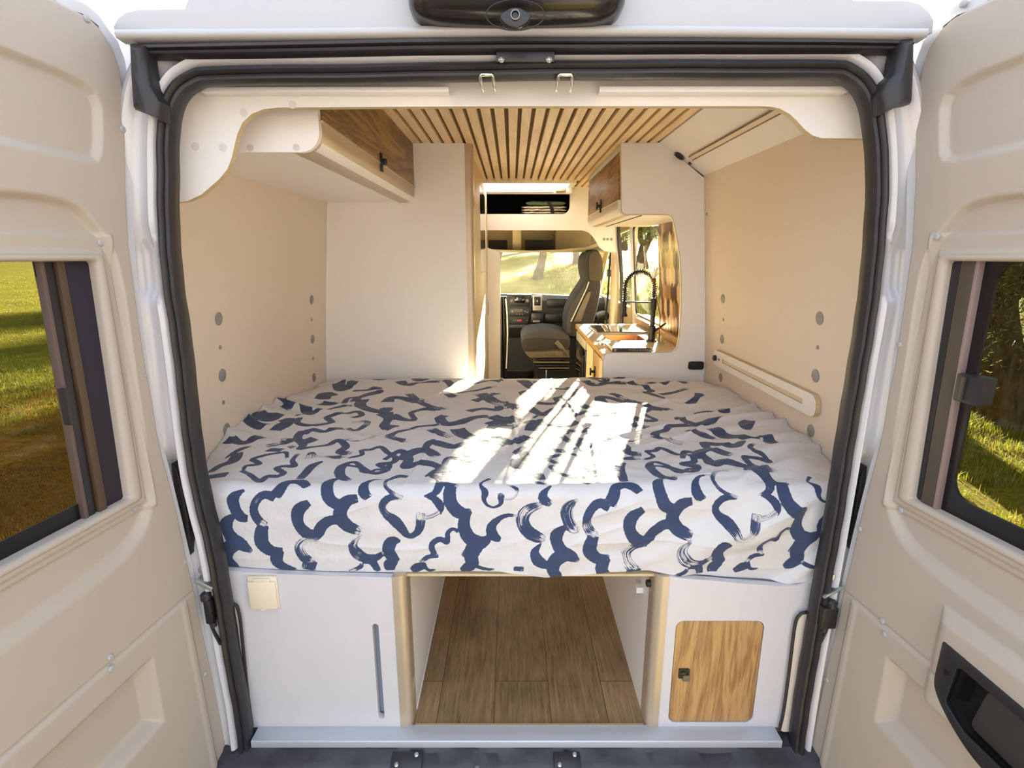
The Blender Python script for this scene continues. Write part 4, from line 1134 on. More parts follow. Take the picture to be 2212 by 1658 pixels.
S(B, SCA, [(205, 890, 30), (110, 895, 42), (40, 950, 40)], .2)
S(B, SCA, [(90, 975, 50), (10, 1000, 85), (-50, 1035, 50)])
S(B, SCA, [(70, 1000, 30), (120, 1030, 30), (180, 1025, 14)])
S(B, SCA, [(430, 80, 50), (340, 90, 72), (275, 145, 60), (285, 205, 70), (400, 215, 40)], .45)
S(B, SCA, [(340, 200, 90), (312, 280, 112), (340, 395, 112), (430, 475, 110), (520, 455, 40)])
S(B, SCA, [(470, 480, 90), (452, 600, 106), (500, 710, 118), (600, 760, 122), (690, 720, 60)])
S(B, SCA, [(620, 740, 120), (560, 790, 140), (522, 870, 124), (530, 950, 110), (480, 1000, 90), (425, 1028, 40)])
S(B, SCA, [(480, 840, 60), (440, 880, 30)])
S(B, SCA, [(560, 975, 40), (640, 1005, 34), (745, 1010, 18)], .4)
S(B, SCA, [(800, 730, 40), (730, 690, 95), (715, 610, 80), (790, 535, 52), (880, 503, 35), (960, 515, 26)], .2)
S(B, SCA, [(700, 150, 40), (610, 200, 25), (652, 260, 62), (642, 340, 42), (672, 400, 26), (740, 425, 22), (800, 390, 36), (806, 320, 60), (800, 275, 40)], .1)
S(B, SCA, [(840, 340, 24), (905, 335, 30), (950, 290, 24), (952, 230, 40), (870, 205, 20)], .8)
S(B, SCA, [(1190, 395, 60), (1065, 450, 100), (1012, 540, 112), (1050, 640, 112), (1150, 705, 104), (1225, 720, 50)], .45)
S(B, SCA, [(1285, 212, 20), (1212, 280, 70), (1222, 350, 92), (1285, 395, 60)], .1)
S(B, SCA, [(1050, 145, 50), (980, 172, 18)]); S(B, SCA, [(1050, 150, 40), (1150, 180, 62), (1260, 198, 30)], .3)
S(B, SCA, [(1190, 765, 14), (1130, 845, 70), (1160, 920, 100), (1250, 960, 78), (1360, 925, 60)], .55)
S(B, SCA, [(930, 1000, 40), (1020, 1003, 50)])
# strokes on the top, traced in the left half; copies one repeat to the right
T, SCT = (440, 780), 3.2515
thin = lambda pts, dry=.15: S(T, SCT, [(x, y, 0) for x, y in pts], dry)
def St(pts, w0, w1=None, dry=.15, rep=True):
    """top stroke with its width in metres, swelling in the middle"""
    P = []
    m = len(pts) - 1
    for i, (x, y) in enumerate(pts):
        u, v = px_uv(T[0] + x / SCT, T[1] + y / SCT)
        t = i / m
        P.append((u, v, .54 * (w0 + ((w1 or w0) - w0) * math.sin(math.pi * t))))
    P = smooth_path(P, 6)
    STR.append((P, dry))
    if rep: STR.append(([(u + .856, v - .008, w) for u, v, w in P], dry))
St([(265, 765), (320, 795), (355, 820), (400, 845), (445, 805), (520, 808), (560, 785), (515, 752), (565, 735), (640, 738), (625, 705), (665, 665)], .013, .018)
St([(280, 760), (300, 735), (390, 725), (345, 690), (400, 672), (520, 655), (580, 655), (585, 690)], .009, .018)
St([(930, 790), (960, 745), (1060, 715), (1130, 760), (1200, 785), (1290, 760), (1230, 728), (1330, 715), (1345, 680), (1290, 650), (1240, 618), (1170, 635), (1110, 640), (1110, 670), (1010, 690)], .012, .018)
St([(1700, 860), (1690, 770), (1720, 690), (1860, 710), (1830, 640), (1900, 610)], .010, .02)
St([(1270, 700), (1380, 640), (1440, 690), (1420, 740), (1530, 720), (1600, 730), (1660, 760), (1640, 800)], .014, .03)
St([(1400, 700), (1440, 660), (1550, 640), (1640, 680)], .03, .04); St([(1550, 640), (1600, 580), (1700, 610), (1760, 620), (1850, 590)], .02, .034)
St([(1590, 500), (1640, 520), (1740, 555)], .03, .035, .5); St([(1300, 545), (1350, 520), (1440, 500), (1500, 480), (1600, 470), (1680, 465)], .03, .02, .4)
St([(1290, 540), (1350, 565), (1440, 585)], .03, .02, .5)
St([(700, 500), (660, 545), (700, 600), (680, 630), (780, 615), (870, 600), (950, 570), (1000, 610), (960, 650), (1040, 660)], .03, .02, .2)
St([(690, 520), (760, 495), (840, 510), (900, 500), (980, 485)], .045, .02, .3); St([(700, 560), (760, 580)], .05, .04)
St([(1010, 480), (1060, 500), (1130, 470), (1150, 440), (1040, 450)], .016, .02, .6); St([(1000, 560), (1080, 575), (1160, 560), (1210, 535)], .02, .012, .5)
St([(680, 420), (660, 455), (740, 470), (840, 460), (900, 440), (870, 410), (980, 390), (1080, 370), (1110, 395), (1030, 415)], .02, .024)
St([(720, 340), (740, 390), (800, 370), (900, 340), (980, 330), (1040, 325)], .045, .02); St([(650, 410), (720, 390)], .012)
St([(1120, 280), (1100, 320), (1150, 350), (1260, 370), (1290, 340)], .05, .04); St([(1270, 380), (1300, 420), (1270, 465), (1330, 490)], .06, .03, .3)
St([(1310, 400), (1400, 430), (1480, 425), (1460, 380), (1560, 345), (1640, 350)], .05, .02); St([(1440, 240), (1500, 290), (1560, 320), (1640, 340), (1700, 355)], .035, .03, .4)
St([(1290, 300), (1320, 270), (1400, 275), (1480, 300), (1560, 285)], .05, .03, .3); St([(1100, 260), (1180, 240), (1260, 225)], .03, .05, .4)
St([(820, 300), (900, 310), (980, 300), (1010, 270), (1080, 260), (1060, 290)], .04, .022); St([(830, 270), (860, 230), (900, 245)], .06, .06)
St([(950, 150), (960, 200), (1030, 180), (1060, 150)], .06, .04, .3); St([(1050, 210), (1130, 210), (1240, 215), (1180, 200)], .03, .018)
St([(1230, 100), (1240, 130), (1300, 100), (1340, 115)], .06, .05, .4); St([(1380, 150), (1420, 180), (1500, 165), (1580, 160), (1660, 160)], .05, .03, .4)
St([(1480, 95), (1520, 140), (1560, 120)], .04, .06, .4); St([(1600, 100), (1680, 115), (1780, 100)], .03, .05, .5); St([(1700, 150), (1760, 210), (1700, 230), (1760, 270)], .04, .03, .3)
St([(520, 240), (540, 300), (620, 330), (560, 350)], .06, .05, .4); St([(370, 400), (450, 430), (520, 400)], .06, .06, .3); St([(300, 440), (360, 470), (430, 480)], .05, .04)
St([(180, 560), (260, 580), (350, 560), (420, 540)], .045, .03); St([(440, 600), (520, 590), (590, 570), (560, 550)], .02, .04, .6)
St([(500, 500), (560, 470), (600, 440), (540, 450)], .04, .05, .4); St([(480, 640), (520, 620)], .05, .05)
St([(30, 750), (110, 710), (200, 690), (240, 640)], .03, .04); St([(60, 820), (100, 780)], .06, .07); St([(150, 660), (260, 620), (330, 600)], .012, .02)
St([(740, 700), (760, 660), (790, 680), (850, 690), (1000, 680)], .03, .012, .5); St([(600, 620), (640, 610)], .03)
St([(1700, 400), (1660, 420), (1700, 460), (1800, 450), (1900, 420), (2000, 405)], .03, .04); St([(1780, 490), (1820, 530), (1900, 560), (2020, 575)], .05, .05, .3)
St([(1860, 370), (1960, 350), (2060, 360), (2080, 330)], .04, .03, .3); St([(2010, 490), (2080, 450), (2130, 430)], .03, .05, .3); St([(1900, 300), (1990, 270), (2060, 240)], .04, .02)
St([(1830, 150), (1900, 170), (2000, 150), (2100, 160)], .04, .02, .3); St([(1780, 240), (1860, 230), (1960, 210), (2050, 190)], .03, .02, .4); St([(2070, 540), (2030, 590), (2100, 610)], .03, .04, .3)
nxt = [s for s in STR]
for P, d in nxt[::2]:
    pass

ink = np.full(UU.shape, -1.0); lat = np.zeros(UU.shape); alo = np.zeros(UU.shape); dry = np.zeros(UU.shape); tail = np.zeros(UU.shape)
# true cloth coordinate on the front (v in metres)
VC = vf
for k_, (P, d) in enumerate(STR):
    run = 0.0; tot = sum(math.hypot(b[0] - a[0], b[1] - a[1]) for a, b in zip(P, P[1:]))
    k2 = min(4, len(P) - 1)
    T0 = np.array([P[k2][0] - P[0][0], P[k2][1] - P[0][1]]); T0 = T0 / (np.linalg.norm(T0) + 1e-9)
    T1 = np.array([P[-1][0] - P[-1 - k2][0], P[-1][1] - P[-1 - k2][1]]); T1 = T1 / (np.linalg.norm(T1) + 1e-9)
    for q_i, ((u0, v0, w0), (u1, v1, w1)) in enumerate(zip(P, P[1:])):
        du, dv = u1 - u0, v1 - v0; L2 = du * du + dv * dv; L_ = math.sqrt(L2)
        if L_ < 1e-6: continue
        mg = max(w0, w1) + .011
        j0, j1 = np.searchsorted(U, min(u0, u1) - mg), np.searchsorted(U, max(u0, u1) + mg)
        if j1 <= j0: run += L_; continue
        rows = np.where((VC[:, j0:j1].max(1) >= min(v0, v1) - mg) & (VC[:, j0:j1].min(1) <= max(v0, v1) + mg))[0]
        if len(rows) == 0: run += L_; continue
        i0, i1 = rows[0], rows[-1] + 1
        sl = (slice(i0, i1), slice(j0, j1))
        x = UU[sl] - u0; y = VC[sl] - v0
        tr_ = (x * du + y * dv) / L2
        t = np.clip(tr_, 0, 1)
        ex, ey = x - t * du, y - t * dv
        dd_ = np.sqrt(ex * ex + ey * ey); w = w0 + (w1 - w0) * t
        val = np.clip((w - dd_) / .010, -1, 1)
        if run < 2.2 * w0 + .004:
            val = np.minimum(val, np.clip(((UU[sl] - P[0][0]) * T0[0] + (VC[sl] - P[0][1]) * T0[1]) / .010 + .1, -1, 1))
        if tot - run - L_ < 2.2 * w1 + .004:
            val = np.minimum(val, np.clip((-(UU[sl] - P[-1][0]) * T1[0] - (VC[sl] - P[-1][1]) * T1[1]) / .010 + .1, -1, 1))
        better = val > ink[sl]
        ink[sl] = np.where(better, val, ink[sl])
        sd = np.sign(du * y - dv * x) * dd_ / np.maximum(w, .002)
        lat[sl] = np.where(better, sd + k_ * 7.3, lat[sl])
        alo[sl] = np.where(better, run + t * L_, alo[sl])
        dry[sl] = np.where(better, d, dry[sl])
        s_ = run + t * L_
        tail[sl] = np.where(better, np.clip(.75 * (1 - (tot - s_) / .022), 0, .75) + np.clip(.35 * (1 - s_ / .012), 0, .35), tail[sl])
        run += L_

me = bpy.data.meshes.new('bed_sheet')
co = np.stack([Xx, Yy, Zz], -1).reshape(-1, 3)
nv, nu = UU.shape
idx = np.arange(nv * nu).reshape(nv, nu)
quads = np.stack([idx[:-1, :-1], idx[:-1, 1:], idx[1:, 1:], idx[1:, :-1]], -1).reshape(-1, 4)
# underside: hem ring closed down to the base board so that the sheet is a solid cover
low_ = co.reshape(nv, nu, 3)
base_n = len(co)
hem = low_[0].copy(); hem[:, 1] += .03; hem[:, 2] = np.maximum(hem[:, 2], .478)
bk_ = low_[-1].copy(); bk_[:, 2] = .478
ext = np.concatenate([hem, bk_])
hq = [(i + 1, i, base_n + i, base_n + i + 1) for i in range(nu - 1)]
bq = [(idx[-1, i], idx[-1, i + 1], base_n + nu + i + 1, base_n + nu + i) for i in range(nu - 1)]
uq = [(base_n + i + 1, base_n + i, base_n + nu + i, base_n + nu + i + 1) for i in range(nu - 1)]
me.from_pydata(np.concatenate([co, ext]).tolist(), [], [tuple(int(a) for a in q) for q in quads.tolist()] + [tuple(int(a) for a in q) for q in hq + bq + uq])
pad = np.zeros(len(ext))
for nm, arr, pv in (('ink', ink, -1.0), ('lat', lat, 0), ('alo', alo, 0), ('dry', dry, 0), ('tail', tail, 0), ('cu', UU, 0), ('cv', VC, 0)):
    at = me.attributes.new(nm, 'FLOAT', 'POINT'); at.data.foreach_set('value', np.concatenate([arr.ravel(), pad + pv]).astype(np.float32))

def sheet_mat():
    m, nt, b = newmat('printed_cotton')
    b.inputs['Roughness'].default_value = .85; b.inputs['Specular IOR Level'].default_value = .2
    b.inputs['Sheen Weight'].default_value = .15
    A_ = {k: N(nt, 'ShaderNodeAttribute', attribute_name=k) for k in ('ink', 'lat', 'alo', 'dry', 'tail', 'cu', 'cv')}
    cx = N(nt, 'ShaderNodeCombineXYZ')
    m1 = N(nt, 'ShaderNodeMath', operation='MULTIPLY'); m1.inputs[1].default_value = 7.0; nt.links.new(A_['lat'].outputs['Fac'], m1.inputs[0])
    m2 = N(nt, 'ShaderNodeMath', operation='MULTIPLY'); m2.inputs[1].default_value = 9.0; nt.links.new(A_['alo'].outputs['Fac'], m2.inputs[0])
    nt.links.new(m1.outputs[0], cx.inputs[0]); nt.links.new(m2.outputs[0], cx.inputs[1])
    st = N(nt, 'ShaderNodeTexNoise', ins={'Scale': 1.0, 'Detail': 3.0, 'Roughness': .65}); nt.links.new(cx.outputs[0], st.inputs['Vector'])
    pat = N(nt, 'ShaderNodeCombineXYZ'); nt.links.new(A_['cu'].outputs['Fac'], pat.inputs[0]); nt.links.new(A_['cv'].outputs['Fac'], pat.inputs[1])
    pn = N(nt, 'ShaderNodeTexNoise', ins={'Scale': 9.0, 'Detail': 2.0}); nt.links.new(pat.outputs[0], pn.inputs['Vector'])
    # where the brush runs dry the streaks open: threshold on the streak noise
    dr_ = N(nt, 'ShaderNodeMath', operation='MULTIPLY'); nt.links.new(A_['dry'].outputs['Fac'], dr_.inputs[0])
    pm = N(nt, 'ShaderNodeMapRange', ins={1: .38, 2: .66, 3: 0.15, 4: 1.9}); nt.links.new(pn.outputs['Fac'], pm.inputs[0]); nt.links.new(pm.outputs[0], dr_.inputs[1])
    dt_ = N(nt, 'ShaderNodeMath', operation='ADD'); nt.links.new(dr_.outputs[0], dt_.inputs[0]); nt.links.new(A_['tail'].outputs['Fac'], dt_.inputs[1])
    sub = N(nt, 'ShaderNodeMath', operation='SUBTRACT'); sub.inputs[0].default_value = .78; nt.links.new(dt_.outputs[0], sub.inputs[1])   # big when wet
    thr = N(nt, 'ShaderNodeMapRange', ins={1: 0.0, 2: .78, 3: .47, 4: .95}); nt.links.new(sub.outputs[0], thr.inputs[0])
    lt_ = N(nt, 'ShaderNodeMath', operation='LESS_THAN'); nt.links.new(st.outputs['Fac'], lt_.inputs[0]); nt.links.new(thr.outputs[0], lt_.inputs[1])
    # frayed rim
    fn = N(nt, 'ShaderNodeTexNoise', ins={'Scale': 130.0, 'Detail': 2.0}); nt.links.new(pat.outputs[0], fn.inputs['Vector'])
    fa = N(nt, 'ShaderNodeMath', operation='MULTIPLY_ADD'); fa.inputs[1].default_value = .35; fa.inputs[2].default_value = -.175; nt.links.new(fn.outputs['Fac'], fa.inputs[0])
    ia = N(nt, 'ShaderNodeMath', operation='ADD'); nt.links.new(A_['ink'].outputs['Fac'], ia.inputs[0]); nt.links.new(fa.outputs[0], ia.inputs[1])
    ir = N(nt, 'ShaderNodeMapRange', ins={1: -.04, 2: .06, 3: 0.0, 4: 1.0}); nt.links.new(ia.outputs[0], ir.inputs[0])
    fac = N(nt, 'ShaderNodeMath', operation='MULTIPLY'); nt.links.new(ir.outputs[0], fac.inputs[0]); nt.links.new(lt_.outputs[0], fac.inputs[1])
    wv = N(nt, 'ShaderNodeTexNoise', ins={'Scale': 14.0, 'Detail': 4.0}); nt.links.new(pat.outputs[0], wv.inputs['Vector'])
    base = N(nt, 'ShaderNodeMixRGB'); base.inputs['Color1'].default_value = lin('#c6c4c5') + (1,); base.inputs['Color2'].default_value = lin('#d8d5d3') + (1,)
    nt.links.new(wv.outputs['Fac'], base.inputs['Fac'])
    inkc = N(nt, 'ShaderNodeMixRGB'); inkc.inputs['Color1'].default_value = lin('#2f3a52') + (1,); inkc.inputs['Color2'].default_value = lin('#424f6e') + (1,)
    nt.links.new(wv.outputs['Fac'], inkc.inputs['Fac'])
    mx = N(nt, 'ShaderNodeMixRGB'); nt.links.new(fac.outputs[0], mx.inputs['Fac']); nt.links.new(base.outputs[0], mx.inputs['Color1']); nt.links.new(inkc.outputs[0], mx.inputs['Color2'])
    nt.links.new(mx.outputs[0], b.inputs['Base Color'])
    bn = N(nt, 'ShaderNodeTexNoise', ins={'Scale': 22.0, 'Detail': 6.0, 'Roughness': .62}); nt.links.new(pat.outputs[0], bn.inputs['Vector'])
    bp = N(nt, 'ShaderNodeBump', ins={'Strength': .35, 'Distance': .012}); nt.links.new(bn.outputs['Fac'], bp.inputs['Height']); nt.links.new(bp.outputs[0], b.inputs['Normal'])
    return m
sh = finish('bed_sheet', me, sheet_mat(), None, True, 180)
tag(sh, 'white bed sheet printed with blue brush-stroke clouds, pulled over the mattress', 'bed sheet')

# ------------------------------------------------------------------ sill, bumper step and lower trims
xa, xb = atY(541, 1580, .0).x, atY(1690, 1585, .0).x
sill = thing('trim_3', 'brushed aluminium sill strip along the rear edge of the floor', 'sill', (CX, .02, 0), kind='structure')
q_ = [(.048, .0), (.048, .0035), (-.004, .0035), (-.006, .001), (-.006, -.018), (-.002, -.018), (.0, -.002)]
MB().prism(q_, lambda a, b, c: Vector((c, a, b)), xa, xb).build('strip', MT['alu'], sill, bevel=.0008)
MB().box(-.275, .374, .044, .050, .0035, .006).build('floor_edge_bead', MT['champagne'], sill)

bs = thing('bumper_step', 'worn black rear step below the aluminium sill, with scuffs and dirt', 'step', (CX, -.06, -.2))
prof = [(.05, -.016), (-.003, -.019), (-.010, -.026), (-.040, -.034), (-.052, -.042), (-.058, -.060), (-.075, -.075), (-.12, -.082), (-.16, -.092), (-.175, -.12), (-.18, -.25), (.05, -.25)]
rings = []
rs = np.random.RandomState(5)
xs_ = np.linspace(-.80, .835, 90)
for i, x in enumerate(xs_):
    k = .004 * math.sin(x * 9) + .003 * math.sin(x * 31) + .008 * math.exp(-((x + .12) / .03) ** 2) - .006 * math.exp(-((x - .16) / .05) ** 2)
    rings.append([(x, y, z + (k if -.16 < y < -.005 else 0)) for y, z in prof])
MB().loft(rings).build('step_body', MT['dirtblack'], bs, ang=40)
for a, b in (((852, 1612), (912, 1652)), ((1195, 1618), (1254, 1656))):
    p, q = atZ(a[0], a[1], -.028), atZ(b[0], b[1], -.042)
    c = (p + q) / 2; t = Vector((0, -.03, -.011)).normalized()
    pl_ = MB().obox((c.x, -.034, -.0285), ((q.x - p.x) / 2, 0, 0), t * .020, t.cross(Vector((1, 0, 0))) * .0025).build('striker_plate', MT['blackpl'], bs, bevel=.001)
    for sx, sy in ((-.6, .012), (.6, -.012)):
        cc_ = Vector((c.x + sx * (q.x - p.x) / 2, -.034, -.0285)) + t * sy
        MB().lathe([(0, 0), (.006, 0), (.006, .003), (.003, .005), (.0025, .002), (0, .002)], cc_ + Vector((0, -.001, .002)), (0, -.35, .93), 14).build('screw', MT['steel'], pl_)
lc = thing('floor_latch', 'zinc latch catch with two bolts at the middle of the black step', 'latch', (-.07, -.05, -.06))
c = atY(1030, 1648, -.058)
mb = MB().prism(rrect(c.x - .034, c.x + .034, -.115, -.040, .015), fXZ, -.064, -.058)
mb.build('plate', MT['steel'], lc, bevel=.001)
MB().box(c.x - .006, c.x + .006, -.074, -.050, -.09, -.028).build('tongue', MT['steel'], lc, bevel=.002)
for sx in (-.024, .024):
    MB().lathe([(0, 0), (.009, 0), (.009, .004), (.005, .006), (0, .006)], (c.x + sx, -.064, -.058), (0, -1, 0), 16).build('bolt', MT['steel'], lc)

for s, pts, lab in ((-1, [(470, 1300), (498, 1301), (508, 1304), (514, 1312), (519, 1335), (523, 1370), (528, 1420), (536, 1500), (545, 1566), (541, 1580), (500, 1580)], 'left'), (1, [(1770, 1318), (1736, 1322), (1727, 1327), (1720, 1337), (1715, 1360), (1710, 1400), (1700, 1480), (1691, 1540), (1683, 1574), (1692, 1580), (1740, 1580)], 'right')):
    pp = [(p.x, p.z) for p in (atY(x, y, .03) for x, y in pts)]
    lt_ = thing('pillar_trim', 'narrow beige trim panel with a black rubber edge at the foot of the %s pillar' % lab, 'trim panel', (pp[5][0], .03, 0))
    MB().prism(pp, fXZ, .030, .036).build('panel', MT['beige'], lt_)
    MB().tube([(x, .029, z) for x, z in smooth_path(pp[:9], 4)], .0042, 8).build('rubber_edge', MT['rubber'], lt_)
# ================================================================== REAR DOORS, swung open past square
DA = math.radians(7)
class DoorFrame:
    def __init__(s, side):
        s.side = side
        s.o = Vector((CX + side * .8175, -.03, 0))
        s.u = Vector((side * math.sin(DA), -math.cos(DA), 0))
        s.n = Vector((-side * math.cos(DA), -math.sin(DA), 0))
    def P(s, u, z, h): return s.o + s.u * u + s.n * h + Vector((0, 0, z))
    def uz(s, px, py):
        p = hit(px, py, s.o, s.n) - s.o
        return p.dot(s.u), p.z

DL, DR = DoorFrame(-1), DoorFrame(1)
RIM = [DL.uz(x, y) for x, y in [(276, 132), (286, 203), (289, 253), (294, 400), (296, 515), (308, 650), (329, 820), (342, 927), (367, 997), (418, 1210), (442, 1338), (500, 1653)]]
LIN = [DL.uz(x, y) for x, y in [(263, 147), (271, 203), (273, 253), (275, 355), (275, 400), (281, 527), (291, 603), (301, 679), (317, 790), (332, 863), (342, 932), (355, 990), (372, 1053), (387, 1117), (405, 1203), (423, 1277), (431, 1324), (453, 1421), (475, 1531), (497, 1653)]]
rim_u = lambda z: np.interp(z, [p[1] for p in RIM][::-1], [p[0] for p in RIM][::-1])
lin_u = lambda z: np.interp(z, [p[1] for p in LIN][::-1], [p[0] for p in LIN][::-1])
ZT, ZB_, UW = 1.757, -.20, .72

def sd_poly(x, z, poly):
    """signed distance to a polygon, positive inside"""
    d = np.full(x.shape, 1e9); ins = np.zeros(x.shape, bool)
    for (x0, z0), (x1, z1) in zip(poly, poly[1:] + poly[:1]):
        dx, dz = x1 - x0, z1 - z0; L2 = dx * dx + dz * dz + 1e-12
        t = np.clip(((x - x0) * dx + (z - z0) * dz) / L2, 0, 1)
        d = np.minimum(d, np.hypot(x - x0 - t * dx, z - z0 - t * dz))
        c = ((z0 > z) != (z1 > z)) & (x < (x1 - x0) * (z - z0) / (z1 - z0 + 1e-12) + x0)
        ins ^= c
    return np.where(ins, d, -d)
def sst(x, a, b):
    t = np.clip((x - a) / (b - a), 0, 1); return t * t * (3 - 2 * t)

REC = [(.60, 1.615), (.209, 1.632), (.10, 1.628), (.06, 1.621), (.036, 1.608), (.027, 1.585), (.036, 1.53), (.045, 1.495), (.058, 1.478), (.083, 1.473), (.242, 1.477), (.60, 1.477)]
ARCH = smooth_path([(.258, 1.406), (.196, 1.407), (.154, 1.404), (.115, 1.392), (.086, 1.364), (.063, 1.33), (.049, 1.284), (.046, 1.208), (.050, 1.10), (.053, .98), (.057, .85), (.065, .765), (.086, .718), (.123, .685), (.175, .667), (.264, .656)], 4) + [(.42, .648), (.64, .648), (.66, .70), (.66, 1.36), (.62, 1.406)]

def lining_height(u, z, side):
    h = -.011 * sst(sd_poly(u, z, REC), -.001, .016)
    d = sd_poly(u, z, ARCH)
    low = sst(z, .60, .80)
    wid = .050 - .034 * low
    h += -.016 * np.clip(d / wid, 0, 1) ** 2 * (3 - 2 * np.clip(d / wid, 0, 1)) * 1.0
    def stp(u0, u1, z0, z1, k, a, r):
        q = np.minimum(np.minimum(u - u0, u1 - u), np.minimum(z - z0, z1 - z))
        return a * sst(q, -k, k)
    h += stp(.060, .66, .752, 1.341, .004, .006, 0)
    h += stp(.078, .64, .768, 1.309, .004, .006, 0)
    # seam and lower panel
    h += -.004 * np.exp(-((z - .483) / .0022) ** 2) * sst(u, -.03, -.01)
    ul = .006 + (z + .053) * (.015 / .538)
    h += .0055 * sst(u - ul, -.006, .006) * sst(.478 - z, -.002, .004)
    h += -.0025 * sst(u - ul - .012, 0, .012) * sst(.478 - z, -.002, .004)
    rm = np.minimum(np.minimum((u - .138) / .034, (.62 - u) / .034), np.minimum((.418 - z) / .010, (z - .236) / .036))
    rm = np.clip(rm, 0, 1)
    h += -.030 * rm * rm * (3 - 2 * rm)
    # thin line where the lower mould is set back
    if side > 0:
        br = np.minimum(np.minimum((u - .235) / .03, (.66 - u) / .03), np.minimum((.625 - z) / .028, (z - .375) / .03))
        br = np.clip(br, 0, 1); h += .022 * br * br * (3 - 2 * br)
        h = np.where((u > .225), np.maximum(h, 0 * h - .03), h)
    return h

def build_door(D, label):
    s = D.side
    d = thing('van_door', label, 'van door', D.P(0, ZB_, 0))
    # steel door body
    rp = [(u, z) for u, z in RIM if z < 1.63]
    up = [DL.uz(x, y) for x, y in [(289, 253), (286, 203), (276, 132), (261, 89), (240, 63), (220, 33), (190, 8), (152, -8)]]
    body = [(UW, ZB_), (rp[-1][0], ZB_)] + smooth_path([(u, z) for u, z in rp[::-1]], 4) + up[1:] + [(.14, 1.775), (.25, 1.785), (UW, 1.79)]
    hole = rrect(.085, .66, .775, 1.30, .02)
    fr = lambda a, b, c: D.P(a, b, c)
    inner = [(UW, ZB_), (rp[-1][0] + .02, ZB_)] + [(u + .024, z) for u, z in smooth_path([(u, z) for u, z in rp[::-1]], 4)] + [(u + .022, z - .012) for u, z in up[1:5]] + [(u + .004, z - .02) for u, z in up[5:]] + [(.14, 1.75), (.25, 1.752), (UW, 1.755)]
    mb = MB().prism(body, fr, -.056, -.050, [hole])
    no, ni = len(body), len(inner)
    v = [D.P(a, b, h) for pl, h in ((body, -.051), (body, -.009), (body, -.006), (inner, -.006), (inner, -.010)) for a, b in pl]
    assert no == ni
    f = [(j * no + i, j * no + (i + 1) % no, (j + 1) * no + (i + 1) % no, (j + 1) * no + i) for j in range(4) for i in range(no)]
    mb.add(v, f)
    mb.build('door_shell', MT['paint'], d, ang=40)
    # moulded lining
    zs = np.concatenate([np.linspace(ZB_ + .03, .46, 130, endpoint=False), np.linspace(.46, 1.60, 330, endpoint=False), np.linspace(1.60, 1.7435, 60)])
    topu = lambda z: np.interp(z, [1.60, 1.673, 1.704, 1.726, 1.737, 1.742, 1.7435], [-.034, -.034, -.024, -.006, .016, .045, .075])
    ss = np.concatenate([np.linspace(0, .35, 130, endpoint=False), np.linspace(.35, 1, 70)])
    ue = np.where(zs < 1.60, lin_u(zs), topu(zs))
    uu = ue[:, None] + (UW - .01 - ue[:, None]) * ss[None, :]
    zz = np.repeat(zs[:, None], len(ss), 1)
    hh = lining_height(uu, zz, s)
    edge = (uu - ue[:, None])
    hh = hh - .006 * (1 - sst(edge, 0, .007)) ** 2
    hh = hh - .006 * (1 - sst(1.7435 - zz, 0, .007)) ** 2
    nv_, nu_ = uu.shape
    uf, zf, hf = uu.ravel(), zz.ravel(), hh.ravel()
    o = np.array(D.o); ud = np.array(D.u); nd = np.array(D.n)
    co = o + uf[:, None] * ud + hf[:, None] * nd + np.stack([0 * zf, 0 * zf, zf], -1)
    idx = np.arange(nv_ * nu_).reshape(nv_, nu_)
    cu_, cz_ = (uu[:-1, :-1] + uu[1:, 1:]) / 2, (zz[:-1, :-1] + zz[1:, 1:]) / 2
    keep = ~((cu_ > .098) & (cu_ < .645) & (cz_ > .785) & (cz_ < 1.293))
    if s > 0: keep &= sd_poly(cu_, cz_, rounded([(.302, .452, .012), (.345, .428, .02), (.56, .415, .02), (.575, .53, .02), (.40, .538, .03), (.310, .542, .012)], 6)) < -.004
    q = np.stack([idx[:-1, :-1], idx[:-1, 1:], idx[1:, 1:], idx[1:, :-1]], -1)[keep]
    if s > 0: q = q[:, ::-1]
    me = bpy.data.meshes.new('lining'); me.from_pydata(co.tolist(), [], q.tolist())
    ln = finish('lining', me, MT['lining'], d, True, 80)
    # window surround lip
    wo = [(.088, .780), (.655, .780), (.655, 1.303), (.081, 1.303)]; wi = [(.1195, .795), (.64, .797), (.64, 1.2905), (.101, 1.2905)]
    lipo = rounded([(a, b, .012) for a, b in wo]); lipi = rounded([(a, b, .007) for a, b in wi])
    n0 = len(lipo)
    rings = []
    for k, hgt in ((0, -.008), (.08, -.0015), (.3, .0012), (.62, .0005), (.88, -.003), (1, -.010), (1, -.04)):
        rings.append([D.P(a * (1 - k) + c * k, b * (1 - k) + e * k, hgt) for (a, b), (c, e) in zip(lipo, lipi)])
    v = [p for r_ in rings for p in r_]
    f = [(j * n0 + i, j * n0 + (i + 1) % n0, (j + 1) * n0 + (i + 1) % n0, (j + 1) * n0 + i) for j in range(len(rings) - 1) for i in range(n0)]
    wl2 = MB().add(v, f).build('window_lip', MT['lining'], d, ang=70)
    # window
    win = bpy.data.objects.new('window', None); COL.objects.link(win); win.parent = d
    mb = MB().prism(rrect(.07, .67, .765, 1.31, .02), fr, -.036, -.032)
    mb.build('pane', MT['glassdoor'], win)
    def bar(name, u0t, u1t, u0b, u1b, h0, h1, m):
        MB().prism([(u0b, .765), (u1b, .765), (u1t, 1.305), (u0t, 1.305)], fr, h0, h1).build(name, m, win, bevel=.001)
